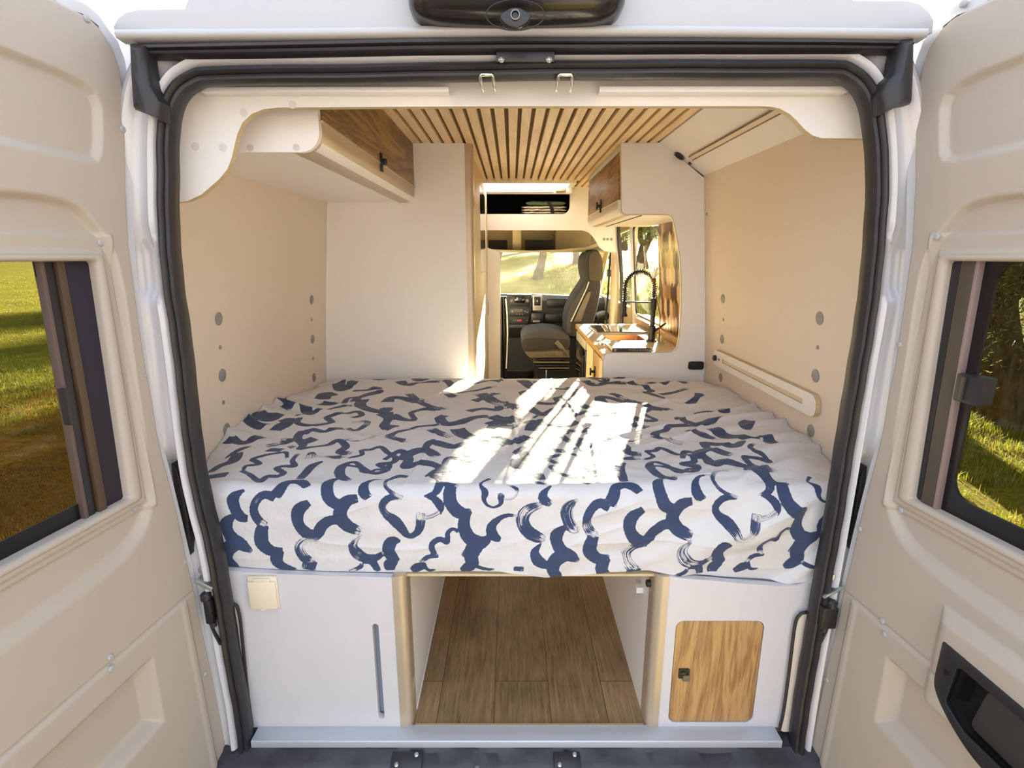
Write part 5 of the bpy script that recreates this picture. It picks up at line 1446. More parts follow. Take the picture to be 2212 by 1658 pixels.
    if s < 0:
        bar('blind_cassette', .085, .157, .085, .166, -.031, -.020, MT['navy'])
        bar('tan_profile', .1572, .172, .1662, .184, -.031, -.013, MT['tan'])
        bar('dark_channel', .172, .176, .184, .188, -.031, -.026, MT['frit'])
        bar('sliding_profile', .1765, .193, .1885, .206, -.031, -.018, MT['blackpl'])
        bar('profile_edge', .1932, .201, .2062, .214, -.031, -.016, mat('mauve_brown_edge', '#5f4f49', .4))
        MB().prism(rrect(.20, .67, .765, 1.31, .01), fr, -.031, -.027, [rrect(.202, .65, .827, 1.300, .008)]).build('black_surround', MT['frit'], win)
        MB().prism(rrect(.206, .216, .99, 1.06, .003), fr, -.018, -.004).build('catch', MT['blackpl'], win, bevel=.002)
    else:
        bar('side_profile', .100, .119, .112, .131, -.031, -.018, MT['blackpl'])
        bar('dark_channel', .119, .124, .131, .136, -.031, -.026, MT['frit'])
        bar('blind_cassette', .124, .153, .136, .165, -.031, -.013, MT['brown'])
        bar('profile_edge', .1532, .160, .1652, .172, -.031, -.012, mat('mauve_edge', '#8a7773', .4))
        MB().prism(rrect(.150, .67, .765, 1.31, .01), fr, -.031, -.025, [rrect(.186, .64, .832, 1.288, .04, 8)]).build('black_surround', MT['frit'], win)
        cth = MB().prism(rrect(.176, .228, 1.030, 1.083, .004), fr, -.024, .004).build('catch', MT['blackpl'], win, bevel=.004)
        MB().prism(rrect(.190, .195, 1.034, 1.079, .001), fr, .004, .009).build('catch_rib', MT['brown'], cth, bevel=.001)
    # rivets
    if s < 0: rv = [(187, 40, 1), (265, 279, 1), (226, 524, 1), (301, 1098, 1), (313, 811, .45), (238, 1419, 1), (237, 1443, 1), (444, 1455, .9), (400, 1213, .5)]
    else: rv = [(2081, 8, 1), (1977, 206, 1), (2024, 511, 1), (1938, 743, 1), (1938, 1102, 1), (1854, 1139, 1), (1906, 1341, 1), (1913, 1369, 1), (1787, 1468, .9)]
    for px, py, k in rv:
        u, z = D.uz(px, py)
        u = max(u, float(lin_u(z)) + .008) if z < 1.6 else u
        h = float(lining_height(np.array([u]), np.array([z]), s)[0])
        r = .0068 * k
        MB().lathe([(0, -.002), (r, -.002), (r, .0015), (r * .75, .0035), (0, .0045)], D.P(u, z, h), D.n, 16).build('rivet', MT['rivet'], d)
    if s > 0:
        ho = smooth_path([(.2725, .567), (.35, .562), (.45, .556), (.55, .552), (.61, .548)], 4) + smooth_path([(.63, .53), (.62, .43), (.56, .39), (.46, .383), (.38, .392), (.335, .41), (.298, .436), (.279, .458), (.2725, .475), (.2715, .50)], 5)
        pk = rounded([(.302, .452, .012), (.345, .428, .02), (.56, .415, .02), (.575, .53, .02), (.40, .538, .03), (.310, .542, .012)], 6)
        hb_ = .024
        hd_ = MB().prism(ho, fr, hb_ - .012, hb_ + .002, [pk]).build('pull_handle', MT['blackpl'], d, bevel=.0025)
        n0 = len(pk)
        cx_ = sum(a for a, b in pk) / n0; cz2 = sum(b for a, b in pk) / n0
        rr_ = [[D.P(a, b, hb_ - .0) for a, b in pk], [D.P(a, b, hb_ - .03) for a, b in pk], [D.P(cx_ + (a - cx_) * .94, cz2 + (b - cz2) * .9, hb_ - .045) for a, b in pk]]
        v = [p for r_ in rr_ for p in r_]
        f = [(j * n0 + i, j * n0 + (i + 1) % n0, (j + 1) * n0 + (i + 1) % n0, (j + 1) * n0 + i) for j in range(2) for i in range(n0)] + [tuple(2 * n0 + i for i in range(n0))]
        MB().add(v, f).build('grip_pocket', MT['matteblack'], hd_, ang=40)
        gp = rounded([(.345, .440, .01), (.56, .420, .015), (.568, .525, .02), (.362, .538, .02)], 6)
        MB().prism(gp, fr, hb_ - .030, hb_ - .010).build('pull_lever', mat('lever_grey_black', '#33302f', .5, bump=.1, bscale=500), hd_, bevel=.008, seg=3)
        MB().lathe([(0, 0), (.0055, 0), (.0055, .0012), (0, .0012)], D.P(.2925, .512, hb_ + .0018), D.n, 14).build('screw_hole', MT['frit'], hd_)
    return d
build_door(DL, 'open left rear van door, beige moulded lining, its window looking onto the bare field')
build_door(DR, 'open right rear van door with a black pull handle, its window showing a tree trunk')

# hinges and check straps in the gaps
for s, (bx0_, by0_, bx1_, by1_), lab in ((-1, (440, 1284, 466, 1352), 'left'), (1, (1776, 1300, 1800, 1362), 'right')):
    p, q = atY(bx0_, by0_, -.02), atY(bx1_, by1_, -.02)
    x0_, x1_ = sorted((p.x, q.x)); z0_, z1_ = q.z, p.z
    hg = bpy.data.objects.new('hinge', None); COL.objects.link(hg); hg.parent = rear; hg['label'] = 'black hinge with a steel arm in the gap beside the %s door' % lab
    xm = (x0_ + x1_) / 2
    MB().box(x0_, x1_, -.030, .0, z0_ + .012, z1_ - .012).build('hinge_block', MT['matteblack'], hg, bevel=.004)
    MB().lathe([(0, 0), (.013, 0), (.013, .014), (.009, .018), (0, .018)], (xm + s * .006, -.018, z1_ - .014), (0, 0, 1), 16).build('hinge_pin', MT['blackpl'], hg)
    MB().lathe([(0, 0), (.008, 0), (.008, .012), (0, .012)], (xm - s * .004, -.020, z0_ + .012), (0, 0, -1), 14).build('lower_pin', MT['blackpl'], hg)
    MB().obox((xm + s * .004, -.012, z1_ + .028), (.020, 0, -.012 * s * -1), (0, .012, 0), (.003, 0, .005)).build('check_arm', MT['steel'], hg, bevel=.002)
    MB().lathe([(0, 0), (.010, 0), (.010, .003), (.006, .005), (0, .005)], (xm + s * .012, -.006, z1_ + .062), (0, -1, 0), 16).build('bolt', MT['steel'], hg)
    MB().tube(smooth_path([(xm + s * .006, -.016, z0_ + .01), (xm - s * .002, -.016, z0_ - .025), (xm - s * .010, -.012, z0_ - .06)], 4), .004, 8).build('cable', MT['matteblack'], hg)
# ================================================================== CAB
def P2(pts, Y): return [(p.x, p.z) for p in (atY(x, y, Y) for x, y in pts)]
ZO, ZS = (1060, 520), 5.525
def zc_(pts, Y): return P2([(ZO[0] + x / ZS, ZO[1] + y / ZS) for x, y in pts], Y)

cabf = tag(MB().box(-.95, .985, 3.1, 4.9, -.10, -.01).build('floor_cab', MT['dashdark']), 'dark cab floor', 'floor', kind='structure')
# cab roof moulding with an open shelf above the windscreen
cr_ = thing('cab_overhead_shelf', 'olive-beige moulded overhead shelf above the windscreen', 'shelf', (.25, 3.6, 1.36))
lip = [(1040, 537), (1090, 539), (1150, 540.5), (1210, 538.5), (1265, 532), (1300, 520), (1300, 529), (1268, 540), (1210, 543), (1150, 544), (1040, 544)]
lp_ = P2(lip, 3.6)
MB().prism(lp_, fXZ, 3.58, 3.64).build('lip', MT['cabtrim'], cr_, bevel=.006)
mb = MB()
zl0 = P2([(1150, 541)], 3.6)[0][1]
mb.box(-.93, .95, 3.62, 4.15, zl0 - .012, zl0 + .0)
mb.box(-.93, .95, 4.13, 4.15, zl0, 1.66); mb.box(-.93, .95, 3.56, 4.15, 1.62, 1.66)
mb.build('tray', MT['cabtrim'], cr_)
for x0, x1, y0 in ((1107, 1126, 3.70), (1200, 1276, 4.0)):
    a, b = atY(x0, 500, y0), atY(x1, 540, y0)
    MB().box(a.x, b.x, y0, y0 + .05, zl0, 1.62).build('divider', MT['cabtrim'], cr_, bevel=.01)
for x0, x1 in ((1055, 1096), (1134, 1195)):
    a, b = atY(x0, 518, 4.0), atY(x1, 536, 4.0)
    MB().box(a.x, b.x, 3.98, 4.02, zl0, zl0 + .10).build('shelf_bin', MT['fabric2'], cr_, bevel=.01)

# windscreen, pillars, cab sides
tag(MB().loft([[(-.86, 4.14, 1.46), (.90, 4.14, 1.46), (.90, 4.145, 1.465), (-.86, 4.145, 1.465)], [(-.90, 4.98, .86), (.94, 4.98, .86), (.94, 4.985, .865), (-.90, 4.985, .865)]]).build('window_2', MT['glassdusty']), 'wide windscreen with sunlit grass and olive trees beyond', 'windscreen', kind='structure')
wb = thing('wall_front', 'cab sides, windscreen pillars and bonnet of the van', 'cab body', (CX, 4.2, 0), kind='structure')
for s in (-1, 1):
    xx = CX + s * .925
    MB().prism([(3.03, -.1), (5.1, -.1), (5.1, .80), (4.98, .88), (4.14, 1.49), (4.14, 1.78), (3.03, 1.86)], lambda a, b, c: Vector((xx + s * c, a, b)), 0, .02, [rounded([(3.065, .90, .04), (4.72, .90, .04), (4.14, 1.475, .06), (3.065, 1.52, .05)])]).build('side', MT['cabtrim'], wb)
    MB().tube([(xx - s * .01, 4.12, 1.50), (xx - s * .01, 4.96, .88)], .045, 10).build('pillar', MT['cabtrim'], wb)
MB().box(-.95, .985, 3.60, 4.16, 1.66, 1.86).build('cab_roof', MT['cabtrim'], wb)
MB().box(-.95, .985, 4.9, 5.4, -.3, .84).build('bonnet', MT['paint'], wb, bevel=.03)
tag(MB().prism(rounded([(3.10, .86, .06), (4.76, .86, .04), (4.14, 1.50, .06), (3.10, 1.55, .08)]), lambda a, b, c: Vector((CX + .948 + c, a, b)), 0, .004).build('window_3', MT['glass']), 'passenger side cab window glass', 'window', kind='structure')
# B pillar with its belt, door seal
bp2 = thing('door_pillar', 'beige padded pillar behind the passenger seat', 'pillar', (.84, 3.0, 0))
a, b = atY(1320, 600, 3.02), atY(1338, 600, 3.02)
r_ = (b.x - a.x) / 2
MB().tube([((a.x + b.x) / 2, 3.02, .55), ((a.x + b.x) / 2, 3.02, 1.05), ((a.x + b.x) / 2 - .01, 3.02, 1.36)], r_, 18).build('pillar_cover', MT['champagne'], bp2)
pth = [atY(1336, 470, 2.93), atY(1337, 520, 2.93), atY(1341, 570, 2.93), atY(1343.5, 630, 2.93), atY(1343, 700, 2.93)]
tag(MB().tube(smooth_path([tuple(p) for p in pth], 6), .014, 10).build('sliding_door_seal', MT['rubber']), 'black rubber seal of the sliding door between the pillar and the side window', 'rubber seal')
pth = [atY(x, y, 3.06) for x, y in ((1319, 545), (1316, 590), (1313, 640), (1309, 680), (1312, 700))]
sbl = thing('seat_belt', 'dark seat belt with its buckle hanging by the passenger window', 'seat belt', pth[-1])
bp_pts = smooth_path([tuple(p) for p in pth], 5)
MB().loft([[(x - .004, y - .02, z), (x + .004, y - .02, z), (x + .004, y + .02, z), (x - .004, y + .02, z)] for x, y, z in bp_pts]).build('webbing', MT['strap'], sbl)
c = atY(1317, 590, 3.05)
MB().box(c.x - .02, c.x + .01, 3.02, 3.06, c.z - .025, c.z + .03).build('guide', MT['blackpl'], sbl, bevel=.006)

# dashboard
YD = 4.2
da = thing('dashboard', 'dark grey dashboard with a centre stack under the windscreen', 'dashboard', (.3, YD, .1))
prof = [(4.98, .86), (4.75, .90), (4.40, .925), (4.28, .915), (4.23, .87), (4.22, .62), (4.30, .50), (4.38, .46), (4.42, .10), (4.98, .10)]
xs_ = np.linspace(-.92, .955, 24)
MB().loft([[(x, y, z - (.05 * max(0, (x - .2)) if z > .8 else 0)) for y, z in prof] for x in xs_]).build('dash_body', MT['dash'], da, ang=40)
stk = zc_([(195, 640), (490, 640), (490, 860), (470, 900), (440, 990), (230, 990), (210, 880)], YD)
MB().prism(stk, fXZ, YD - .02, YD + .08).build('centre_stack', MT['dash'], da, bevel=.008)
def dbox(name, x0, y0, x1, y1, h0, h1, m, par=da, bev=.003):
    (a, b), (c, e) = zc_([(x0, y0), (x1, y1)], YD)
    return MB().box(a, c, YD - h1, YD - h0, e, b).build(name, m, par, bevel=bev)
rad = dbox('radio', 225, 650, 468, 782, .018, .034, MT['blackpl'])
dbox('screen', 285, 660, 405, 738, .034, .037, MT['screen'], rad, .001)
for x, y in ((250, 708), (436, 708)):
    c = zc_([(x, y)], YD)[0]
    MB().lathe([(0, 0), (.017, 0), (.016, .012), (.010, .016), (0, .016)], (c[0], YD - .034, c[1]), (0, -1, 0), 16).build('knob', MT['cap'], rad)
cl = dbox('climate_panel', 225, 795, 466, 900, .018, .030, MT['blackpl'])
dbox('display', 305, 810, 382, 848, .030, .032, MT['brownpl'], cl, .001)
for x, y in ((258, 835), (313, 868), (345, 868), (375, 868), (408, 840), (432, 850)):
    c = zc_([(x, y)], YD)[0]
    MB().lathe([(0, 0), (.012 if x == 258 else .006, 0), (.012 if x == 258 else .006, .006), (0, .006)], (c[0], YD - .030, c[1]), (0, -1, 0), 12).build('button', MT['cap'], cl)
dbox('hazard_button', 318, 932, 370, 960, .018, .026, MT['red'])
for x in (280, 303, 432):
    dbox('switch', x - 8, 938, x + 8, 952, .018, .023, MT['cap'])
vn = dbox('air_vent', 500, 645, 610, 828, .012, .034, MT['silver'], da, .006)
vv = dbox('vent_grille', 516, 665, 592, 768, .034, .036, MT['dashdark'], vn, .001)
for k in range(4):
    dbox('vent_slat', 518, 680 + k * 22, 590, 684 + k * 22, .036, .041, MT['dash'], vn, .001)
dbox('vent_slider', 548, 700, 560, 728, .036, .046, MT['silver'], vn, .001)
dbox('glovebox_recess', 672, 690, 990, 800, -.022, -.010, MT['dashdark'])
dbox('glovebox_shelf', 660, 812, 960, 826, -.02, .012, MT['dash'])
dbox('lower_recess', 640, 870, 960, 985, -.022, -.008, MT['dashdark'])
gs = dbox('gear_console', 478, 850, 632, 975, .01, .06, MT['dashdark'], da, .01)
dbox('gear_tray', 215, 990, 640, 1040, .0, .05, MT['dash'], da, .01)
dbox('cup_holder', 500, 935, 585, 962, .06, .09, MT['cap'], da, .006)
wp_ = [(4.86, .93)]
p0, p1 = atY(1222, 643, 4.9), atY(1250, 636, 4.9)
tag(MB().tube([p0, p1], .010, 8).build('wiper_blade', MT['matteblack']), 'black wiper blade lying at the foot of the windscreen', 'wiper')

# steering-side dark curtain
ct = thing('cab_curtain', 'folded dark cab curtain with a pale hem beside the white partition', 'curtain', (-.06, 3.02, .35))
a, b = atY(1081, 640, 3.02), atY(1094, 640, 3.02)
zt2, zb2 = atY(1085, 640, 3.02).z, .25
rings = []
for z in np.linspace(zb2, zt2, 20):
    rings.append([(a.x + (b.x - a.x) * t, 3.02 + .012 * math.sin(t * 14 + z * 3) + (k * .03), z) for k, ts in ((0, np.linspace(0, 1, 14)), (1, np.linspace(1, 0, 14))) for t in ts])
MB().loft(rings).build('cloth', MT['strap'], ct, ang=180)
hm = [atY(x, y, 3.01) for x, y in ((1092, 645), (1095, 680), (1096, 720), (1095, 760), (1093, 795))]
MB().loft([[(p.x - .004, 3.0, p.z), (p.x + .006, 3.0, p.z), (p.x + .006, 3.012, p.z), (p.x - .004, 3.012, p.z)] for p in hm]).build('pale_hem', MT['pages'], ct)

# passenger seat turned sideways
ST = 3.40
st_ = thing('passenger_seat', 'dark grey passenger seat turned sideways, its high backrest at the right', 'seat', (.45, ST, -.01))
bk2 = zc_([(1125, 400), (1113, 330), (1113, 250), (1128, 180), (1165, 125), (1220, 103), (1275, 110), (1312, 150), (1330, 215), (1332, 290), (1325, 380), (1315, 455), (1318, 540), (1300, 660), (1282, 770), (1255, 870), (1225, 975), (1195, 1060), (1160, 1140), (920, 1140), (905, 1040), (905, 950), (930, 835), (975, 725), (1035, 625), (1090, 548), (1128, 490), (1140, 455)], ST)
bk2 = smooth_path(bk2, 3, True)
cx2 = sum(a for a, b in bk2) / len(bk2); cz3 = sum(b for a, b in bk2) / len(bk2)
def seat_shape(poly, name, m, y0, y1, infl, par=st_):
    cx_ = sum(a for a, b in poly) / len(poly); cz_ = sum(b for a, b in poly) / len(poly)
    rings = []
    for t, k in ((0, .80), (.03, .90), (.09, .97), (.2, 1.0), (.8, 1.0), (.91, .97), (.97, .90), (1, .80)):
        rings.append([(cx_ + (a - cx_) * (1 - (1 - k) * infl), y0 + (y1 - y0) * t, cz_ + (b - cz_) * (1 - (1 - k) * infl * .35)) for a, b in poly])
    return MB().loft(rings).build(name, m, par, ang=60)
seat_shape(bk2, 'backrest', MT['fabric2'], ST - .02, ST + .44, .35)
fpan = zc_([(905, 1100), (905, 960), (930, 838), (978, 728), (1040, 628), (1095, 552), (1128, 500), (1105, 620), (1060, 720), (1010, 820), (975, 920), (955, 1010), (950, 1100)], ST)
MB().prism(fpan, fXZ, ST - .026, ST + .01).build('front_fabric', MT['fabric'], st_, bevel=.006)
pipe = zc_([(958, 960), (1000, 870), (1050, 765), (1100, 660), (1140, 570), (1170, 490)], ST - .02)
MB().tube([(x, ST - .026, z) for x, z in pipe], .006, 6).build('piping', MT['silver'], st_)
shl = zc_([(985, 960), (1030, 850), (1100, 700), (1150, 605), (1188, 600), (1180, 660), (1120, 820), (1075, 960)], ST)
MB().prism(shl, fXZ, ST - .040, ST - .005).build('side_shell', MT['brownpl'], st_, bevel=.006)
hs = zc_([(1180, 160), (1165, 220), (1168, 400), (1190, 470), (1318, 465), (1328, 300), (1318, 200), (1280, 140), (1220, 125)], ST)
MB().prism(smooth_path(hs, 3, True), fXZ, ST - .030, ST + .01).build('headrest_panel', mat('brown_grey_cloth', '#4b4235', .85, bump=.2, bscale=900), st_, bevel=.008)
cu2 = zc_([(362, 1190), (370, 1145), (400, 1105), (450, 1085), (540, 1070), (640, 1060), (740, 1068), (840, 1085), (925, 1120), (950, 1180), (940, 1260), (880, 1290), (700, 1305), (420, 1312), (375, 1275)], ST - .05)
seat_shape(smooth_path(cu2, 3, True), 'cushion', MT['fabric'], ST - .10, ST + .42, .25)
cband = zc_([(375, 1275), (372, 1200), (410, 1170), (560, 1155), (760, 1165), (935, 1180), (930, 1250), (870, 1285), (640, 1300), (420, 1308)], ST - .10)
MB().prism(cband, fXZ, ST - .112, ST - .06).build('cushion_side', MT['fabric2'], st_, bevel=.006)
sb_ = zc_([(400, 1312), (930, 1290), (938, 1385), (470, 1388), (425, 1350)], ST - .05)
MB().prism(sb_, fXZ, ST - .09, ST + .38).build('seat_base', MT['brownpl'], st_, bevel=.008)
for x0, x1 in ((660, 762), (768, 866)):
    MB().prism(zc_([(x0, 1318), (x1, 1318), (x1, 1370), (x0, 1370)], ST - .09), fXZ, ST - .096, ST - .088).build('base_panel', MT['brownpl'], st_, bevel=.002)
lv = zc_([(760, 1218), (800, 1182), (862, 1248), (940, 1370), (928, 1376), (850, 1290), (820, 1290)], ST - .12)
MB().prism(lv, fXZ, ST - .135, ST - .115).build('recline_lever', MT['brownpl'], st_, bevel=.003)
for k, (x0, x1, y0, y1) in enumerate(((540, 940, 1405, 1425), (510, 940, 1440, 1462), (520, 938, 1480, 1500), (575, 938, 1515, 1532), (575, 938, 1548, 1562))):
    (a, b), (c, e) = zc_([(x0, y0), (x1, y1)], ST - .05)
    MB().box(a, c, ST - .05 + .004 * k, ST + .36, e, b).build('swivel_plate', MT['brownpl'] if k % 2 else MT['matteblack'], st_, bevel=.003)
(a, b), (c, e) = zc_([(655, 1540), (672, 1640)], ST - .05)
MB().box(a, c, ST - .06, ST - .03, e, b).build('swivel_pin', MT['steel'], st_, bevel=.003)
MB().box(.2, .72, ST + .02, ST + .34, -.01, .36).build('pedestal', MT['dashdark'], st_)
ar = zc_([(1265, 900), (1290, 870), (1340, 850), (1390, 850), (1410, 880), (1400, 930), (1340, 945), (1270, 940)], 3.7)
tag(MB().prism(smooth_path(ar, 3, True), fXZ, 3.68, 3.82).build('armrest', MT['dashdark'], bevel=.012), 'dark armrest of the passenger door behind the backrest', 'armrest')

# outside mirror seen through the side window
mp_ = [(p.x, p.z) for p in (atY(x, y, 4.35) for x, y in ((1363, 622), (1368, 628), (1371, 640), (1370, 655), (1368, 668), (1371, 676), (1371, 682), (1364, 683), (1362, 650)))]
wm = thing('wing_mirror', 'dark wing mirror outside, seen through the side window behind the tap', 'mirror', (mp_[0][0], 4.35, .9))
MB().prism(mp_, fXZ, 4.30, 4.42).build('mirror_housing', MT['blackpl'], wm, bevel=.006)
(xa_, za_) = mp_[7]
MB().tube([(xa_, 4.36, za_ + .02), (.99, 4.42, za_ - .03)], .02, 8).build('mirror_arm', MT['blackpl'], wm)

# ================================================================== OUTSIDE
GZ = -.55
def ground_z(x, y):
    t = np.clip((y - 6) / 54, 0, 1.5) * np.clip((x + 9) / 7, 0, 1) * np.clip((22 - x) / 8, 0, 1)
    return GZ + 3.2 * t + .03 * np.sin(x * .7 + 1) * np.sin(y * .55) * np.clip((np.hypot(x, y) - 3) / 4, 0, 1)
gx = np.concatenate([np.linspace(-160, -30, 40, endpoint=False), np.linspace(-30, 30, 120, endpoint=False), np.linspace(30, 160, 41)])
gy = np.concatenate([np.linspace(-40, -12, 12, endpoint=False), np.linspace(-12, 45, 120, endpoint=False), np.linspace(45, 260, 50)])
GX, GY = np.meshgrid(gx, gy)
GZZ = ground_z(GX, GY)
nv_, nu_ = GX.shape; idx = np.arange(nv_ * nu_).reshape(nv_, nu_)
me = bpy.data.meshes.new('ground')
me.from_pydata(np.stack([GX, GY, GZZ], -1).reshape(-1, 3).tolist(), [], np.stack([idx[:-1, :-1], idx[:-1, 1:], idx[1:, 1:], idx[1:, :-1]], -1).reshape(-1, 4).tolist())

def ground_mat():
    m, nt, b = newmat('field_ground'); b.inputs['Roughness'].default_value = 1.0; b.inputs['Specular IOR Level'].default_value = .1
    geo = N(nt, 'ShaderNodeNewGeometry'); pos = geo.outputs['Position']
    n1 = N(nt, 'ShaderNodeTexNoise', ins={'Scale': .9, 'Detail': 6.0, 'Roughness': .6}); nt.links.new(pos, n1.inputs['Vector'])
    n2 = N(nt, 'ShaderNodeTexNoise', ins={'Scale': 22.0, 'Detail': 5.0, 'Roughness': .7}); nt.links.new(pos, n2.inputs['Vector'])
    gr = N(nt, 'ShaderNodeValToRGB'); e = gr.color_ramp.elements
    e[0].position = .36; e[0].color = lin('#55500f') + (1,); e[1].position = .64; e[1].color = lin('#ab962e') + (1,)
    k = e.new(.5); k.color = lin('#7c7418') + (1,)
    ad = N(nt, 'ShaderNodeMath', operation='MULTIPLY_ADD'); ad.inputs[1].default_value = .5; nt.links.new(n2.outputs['Fac'], ad.inputs[0])
    mpf = N(nt, 'ShaderNodeMapping'); mpf.inputs['Scale'].default_value = (.8, 4.5, 1); nt.links.new(pos, mpf.inputs[0])
    n3 = N(nt, 'ShaderNodeTexNoise', ins={'Scale': 2.6, 'Detail': 6.0, 'Roughness': .75}); nt.links.new(mpf.outputs[0], n3.inputs['Vector'])
    av = N(nt, 'ShaderNodeMath', operation='ADD'); nt.links.new(n1.outputs['Fac'], av.inputs[0]); nt.links.new(n3.outputs['Fac'], av.inputs[1])
    hf = N(nt, 'ShaderNodeMath', operation='MULTIPLY'); hf.inputs[1].default_value = .27; nt.links.new(av.outputs[0], hf.inputs[0]); nt.links.new(hf.outputs[0], ad.inputs[2])
    nt.links.new(ad.outputs[0], gr.inputs['Fac'])
    so = N(nt, 'ShaderNodeValToRGB'); e = so.color_ramp.elements
    e[0].position = .38; e[0].color = lin('#5a3a12') + (1,); e[1].position = .64; e[1].color = lin('#e0a640') + (1,)
    k = e.new(.5); k.color = lin('#a87328') + (1,)
    nt.links.new(ad.outputs[0], so.inputs['Fac'])
    # bare soil to the left of the van, within about nine metres of it
    dt = N(nt, 'ShaderNodeVectorMath', operation='DOT_PRODUCT'); dt.inputs[1].default_value = (-.66, .75, 0); nt.links.new(pos, dt.inputs[0])
    sx = N(nt, 'ShaderNodeSeparateXYZ'); nt.links.new(pos, sx.inputs[0])
    w = N(nt, 'ShaderNodeMath', operation='MULTIPLY_ADD'); w.inputs[1].default_value = 5.0; nt.links.new(n1.outputs['Fac'], w.inputs[0]); nt.links.new(dt.outputs['Value'], w.inputs[2])
    near = N(nt, 'ShaderNodeMapRange', ins={1: 9.4, 2: 11.6, 3: 1.0, 4: 0.0}); nt.links.new(w.outputs[0], near.inputs[0])
    lf = N(nt, 'ShaderNodeMapRange', ins={1: -.9, 2: -1.4, 3: 0.0, 4: 1.0}); nt.links.new(sx.outputs['X'], lf.inputs[0])
    mm = N(nt, 'ShaderNodeMath', operation='MULTIPLY'); nt.links.new(near.outputs[0], mm.inputs[0]); nt.links.new(lf.outputs[0], mm.inputs[1])
    mx = N(nt, 'ShaderNodeMixRGB'); nt.links.new(mm.outputs[0], mx.inputs['Fac']); nt.links.new(gr.outputs[0], mx.inputs['Color1']); nt.links.new(so.outputs[0], mx.inputs['Color2'])
    # unseen grey ground added behind the van to keep the bounced light neutral
    tk = N(nt, 'ShaderNodeMapRange', ins={1: -1.4, 2: -.8, 3: 1.0, 4: 0.0}); nt.links.new(sx.outputs['Y'], tk.inputs[0])
    gv = N(nt, 'ShaderNodeMixRGB'); gv.inputs['Color1'].default_value = lin('#8f857c') + (1,); gv.inputs['Color2'].default_value = lin('#b3aaa2') + (1,); nt.links.new(n2.outputs['Fac'], gv.inputs['Fac'])
    m4 = N(nt, 'ShaderNodeMixRGB'); nt.links.new(tk.outputs[0], m4.inputs['Fac']); nt.links.new(mx.outputs[0], m4.inputs['Color1']); nt.links.new(gv.outputs[0], m4.inputs['Color2'])
    nt.links.new(m4.outputs[0], b.inputs['Base Color'])
    bn = N(nt, 'ShaderNodeTexNoise', ins={'Scale': 30.0, 'Detail': 8.0, 'Roughness': .75}); nt.links.new(pos, bn.inputs['Vector'])
    bp = N(nt, 'ShaderNodeBump', ins={'Strength': 1.0, 'Distance': .03}); nt.links.new(bn.outputs['Fac'], bp.inputs['Height']); nt.links.new(bp.outputs[0], b.inputs['Normal'])
    return m
g_ = finish('ground', me, ground_mat(), None, True, 180)
tag(g_, 'field of grass and bare soil around the van', 'ground', kind='structure')

def blade_mat(name, cols):
    m, nt, b = newmat(name); b.inputs['Roughness'].default_value = .6
    geo = N(nt, 'ShaderNodeNewGeometry'); rp = N(nt, 'ShaderNodeValToRGB'); e = rp.color_ramp.elements
    e[0].color = lin(cols[0]) + (1,); e[1].color = lin(cols[-1]) + (1,)
    for i, c in enumerate(cols[1:-1]): k = e.new((i + 1) / (len(cols) - 1)); k.color = lin(c) + (1,)
    nt.links.new(geo.outputs['Random Per Island'], rp.inputs['Fac']); nt.links.new(rp.outputs[0], b.inputs['Base Color'])
    tr = N(nt, 'ShaderNodeBsdfTranslucent'); nt.links.new(rp.outputs[0], tr.inputs['Color'])
    mx = N(nt, 'ShaderNodeMixShader'); mx.inputs[0].default_value = .4
    out = [n for n in nt.nodes if n.type == 'OUTPUT_MATERIAL'][0]
    nt.links.new(b.outputs[0], mx.inputs[1]); nt.links.new(tr.outputs[0], mx.inputs[2]); nt.links.new(mx.outputs[0], out.inputs['Surface'])
    return m

def blades(name, n, az0, az1, d0, d1, hmin, hmax, wid, m, label, seed, clump=0.35, lean=.6):
    rs = np.random.RandomState(seed)
    az = np.radians(rs.uniform(az0, az1, n)); d = d0 * (d1 / d0) ** rs.rand(n)
    x = CAM.x + d * np.sin(az); y = CAM.y + d * np.cos(az)
    c = vnoise(x * 1.3, y * 1.3, seed + 1) + .6 * vnoise(x * 4, y * 4, seed + 2)
    keep = rs.rand(n) < np.clip(.55 + c * clump * 2, .06, 1)
    keep &= (np.abs(x - CX) > 1.25)
    x, y, c, d = x[keep], y[keep], c[keep], d[keep]; n = len(x)
    z = ground_z(x, y)
    h = rs.uniform(hmin, hmax, n) * (1 + .5 * np.clip(c, -.6, 1)); a = rs.uniform(0, 2 * np.pi, n); ln = rs.uniform(.1, lean, n) * h
    w = wid * rs.uniform(.6, 1.3, n) * (.7 + d / 12)
    dx, dy = np.cos(a), np.sin(a)
    p0 = np.stack([x - dy * w, y + dx * w, z - .01], -1); p1 = np.stack([x + dy * w, y - dx * w, z - .01], -1)
    p2 = np.stack([x + dx * ln * .35 + dy * w * .7, y + dy * ln * .35 - dx * w * .7, z + h * .6], -1)
    p3 = np.stack([x + dx * ln * .35 - dy * w * .7, y + dy * ln * .35 + dx * w * .7, z + h * .6], -1)
    p4 = np.stack([x + dx * ln, y + dy * ln, z + h], -1)
    co = np.stack([p0, p1, p2, p3, p4], 1).reshape(-1, 3)
    k = np.arange(n) * 5
    me = bpy.data.meshes.new(name)
    me.from_pydata(co.tolist(), [], [tuple(q) for q in np.stack([k, k + 1, k + 2, k + 3], -1).tolist()] + [tuple(q) for q in np.stack([k + 3, k + 2, k + 4], -1).tolist()])
    o = finish(name, me, m, None, False)
    return tag(o, label, 'grass', kind='stuff')
blades('stubble', 90000, -48, -33, 2.6, 10, .010, .034, .0016, blade_mat('dry_stubble', ['#8a5a1e', '#c9953f', '#a87428', '#e0b35c', '#6d5a20']), 'dry golden stubble on the bare soil seen through the left door window', 61, .3, 1.2)
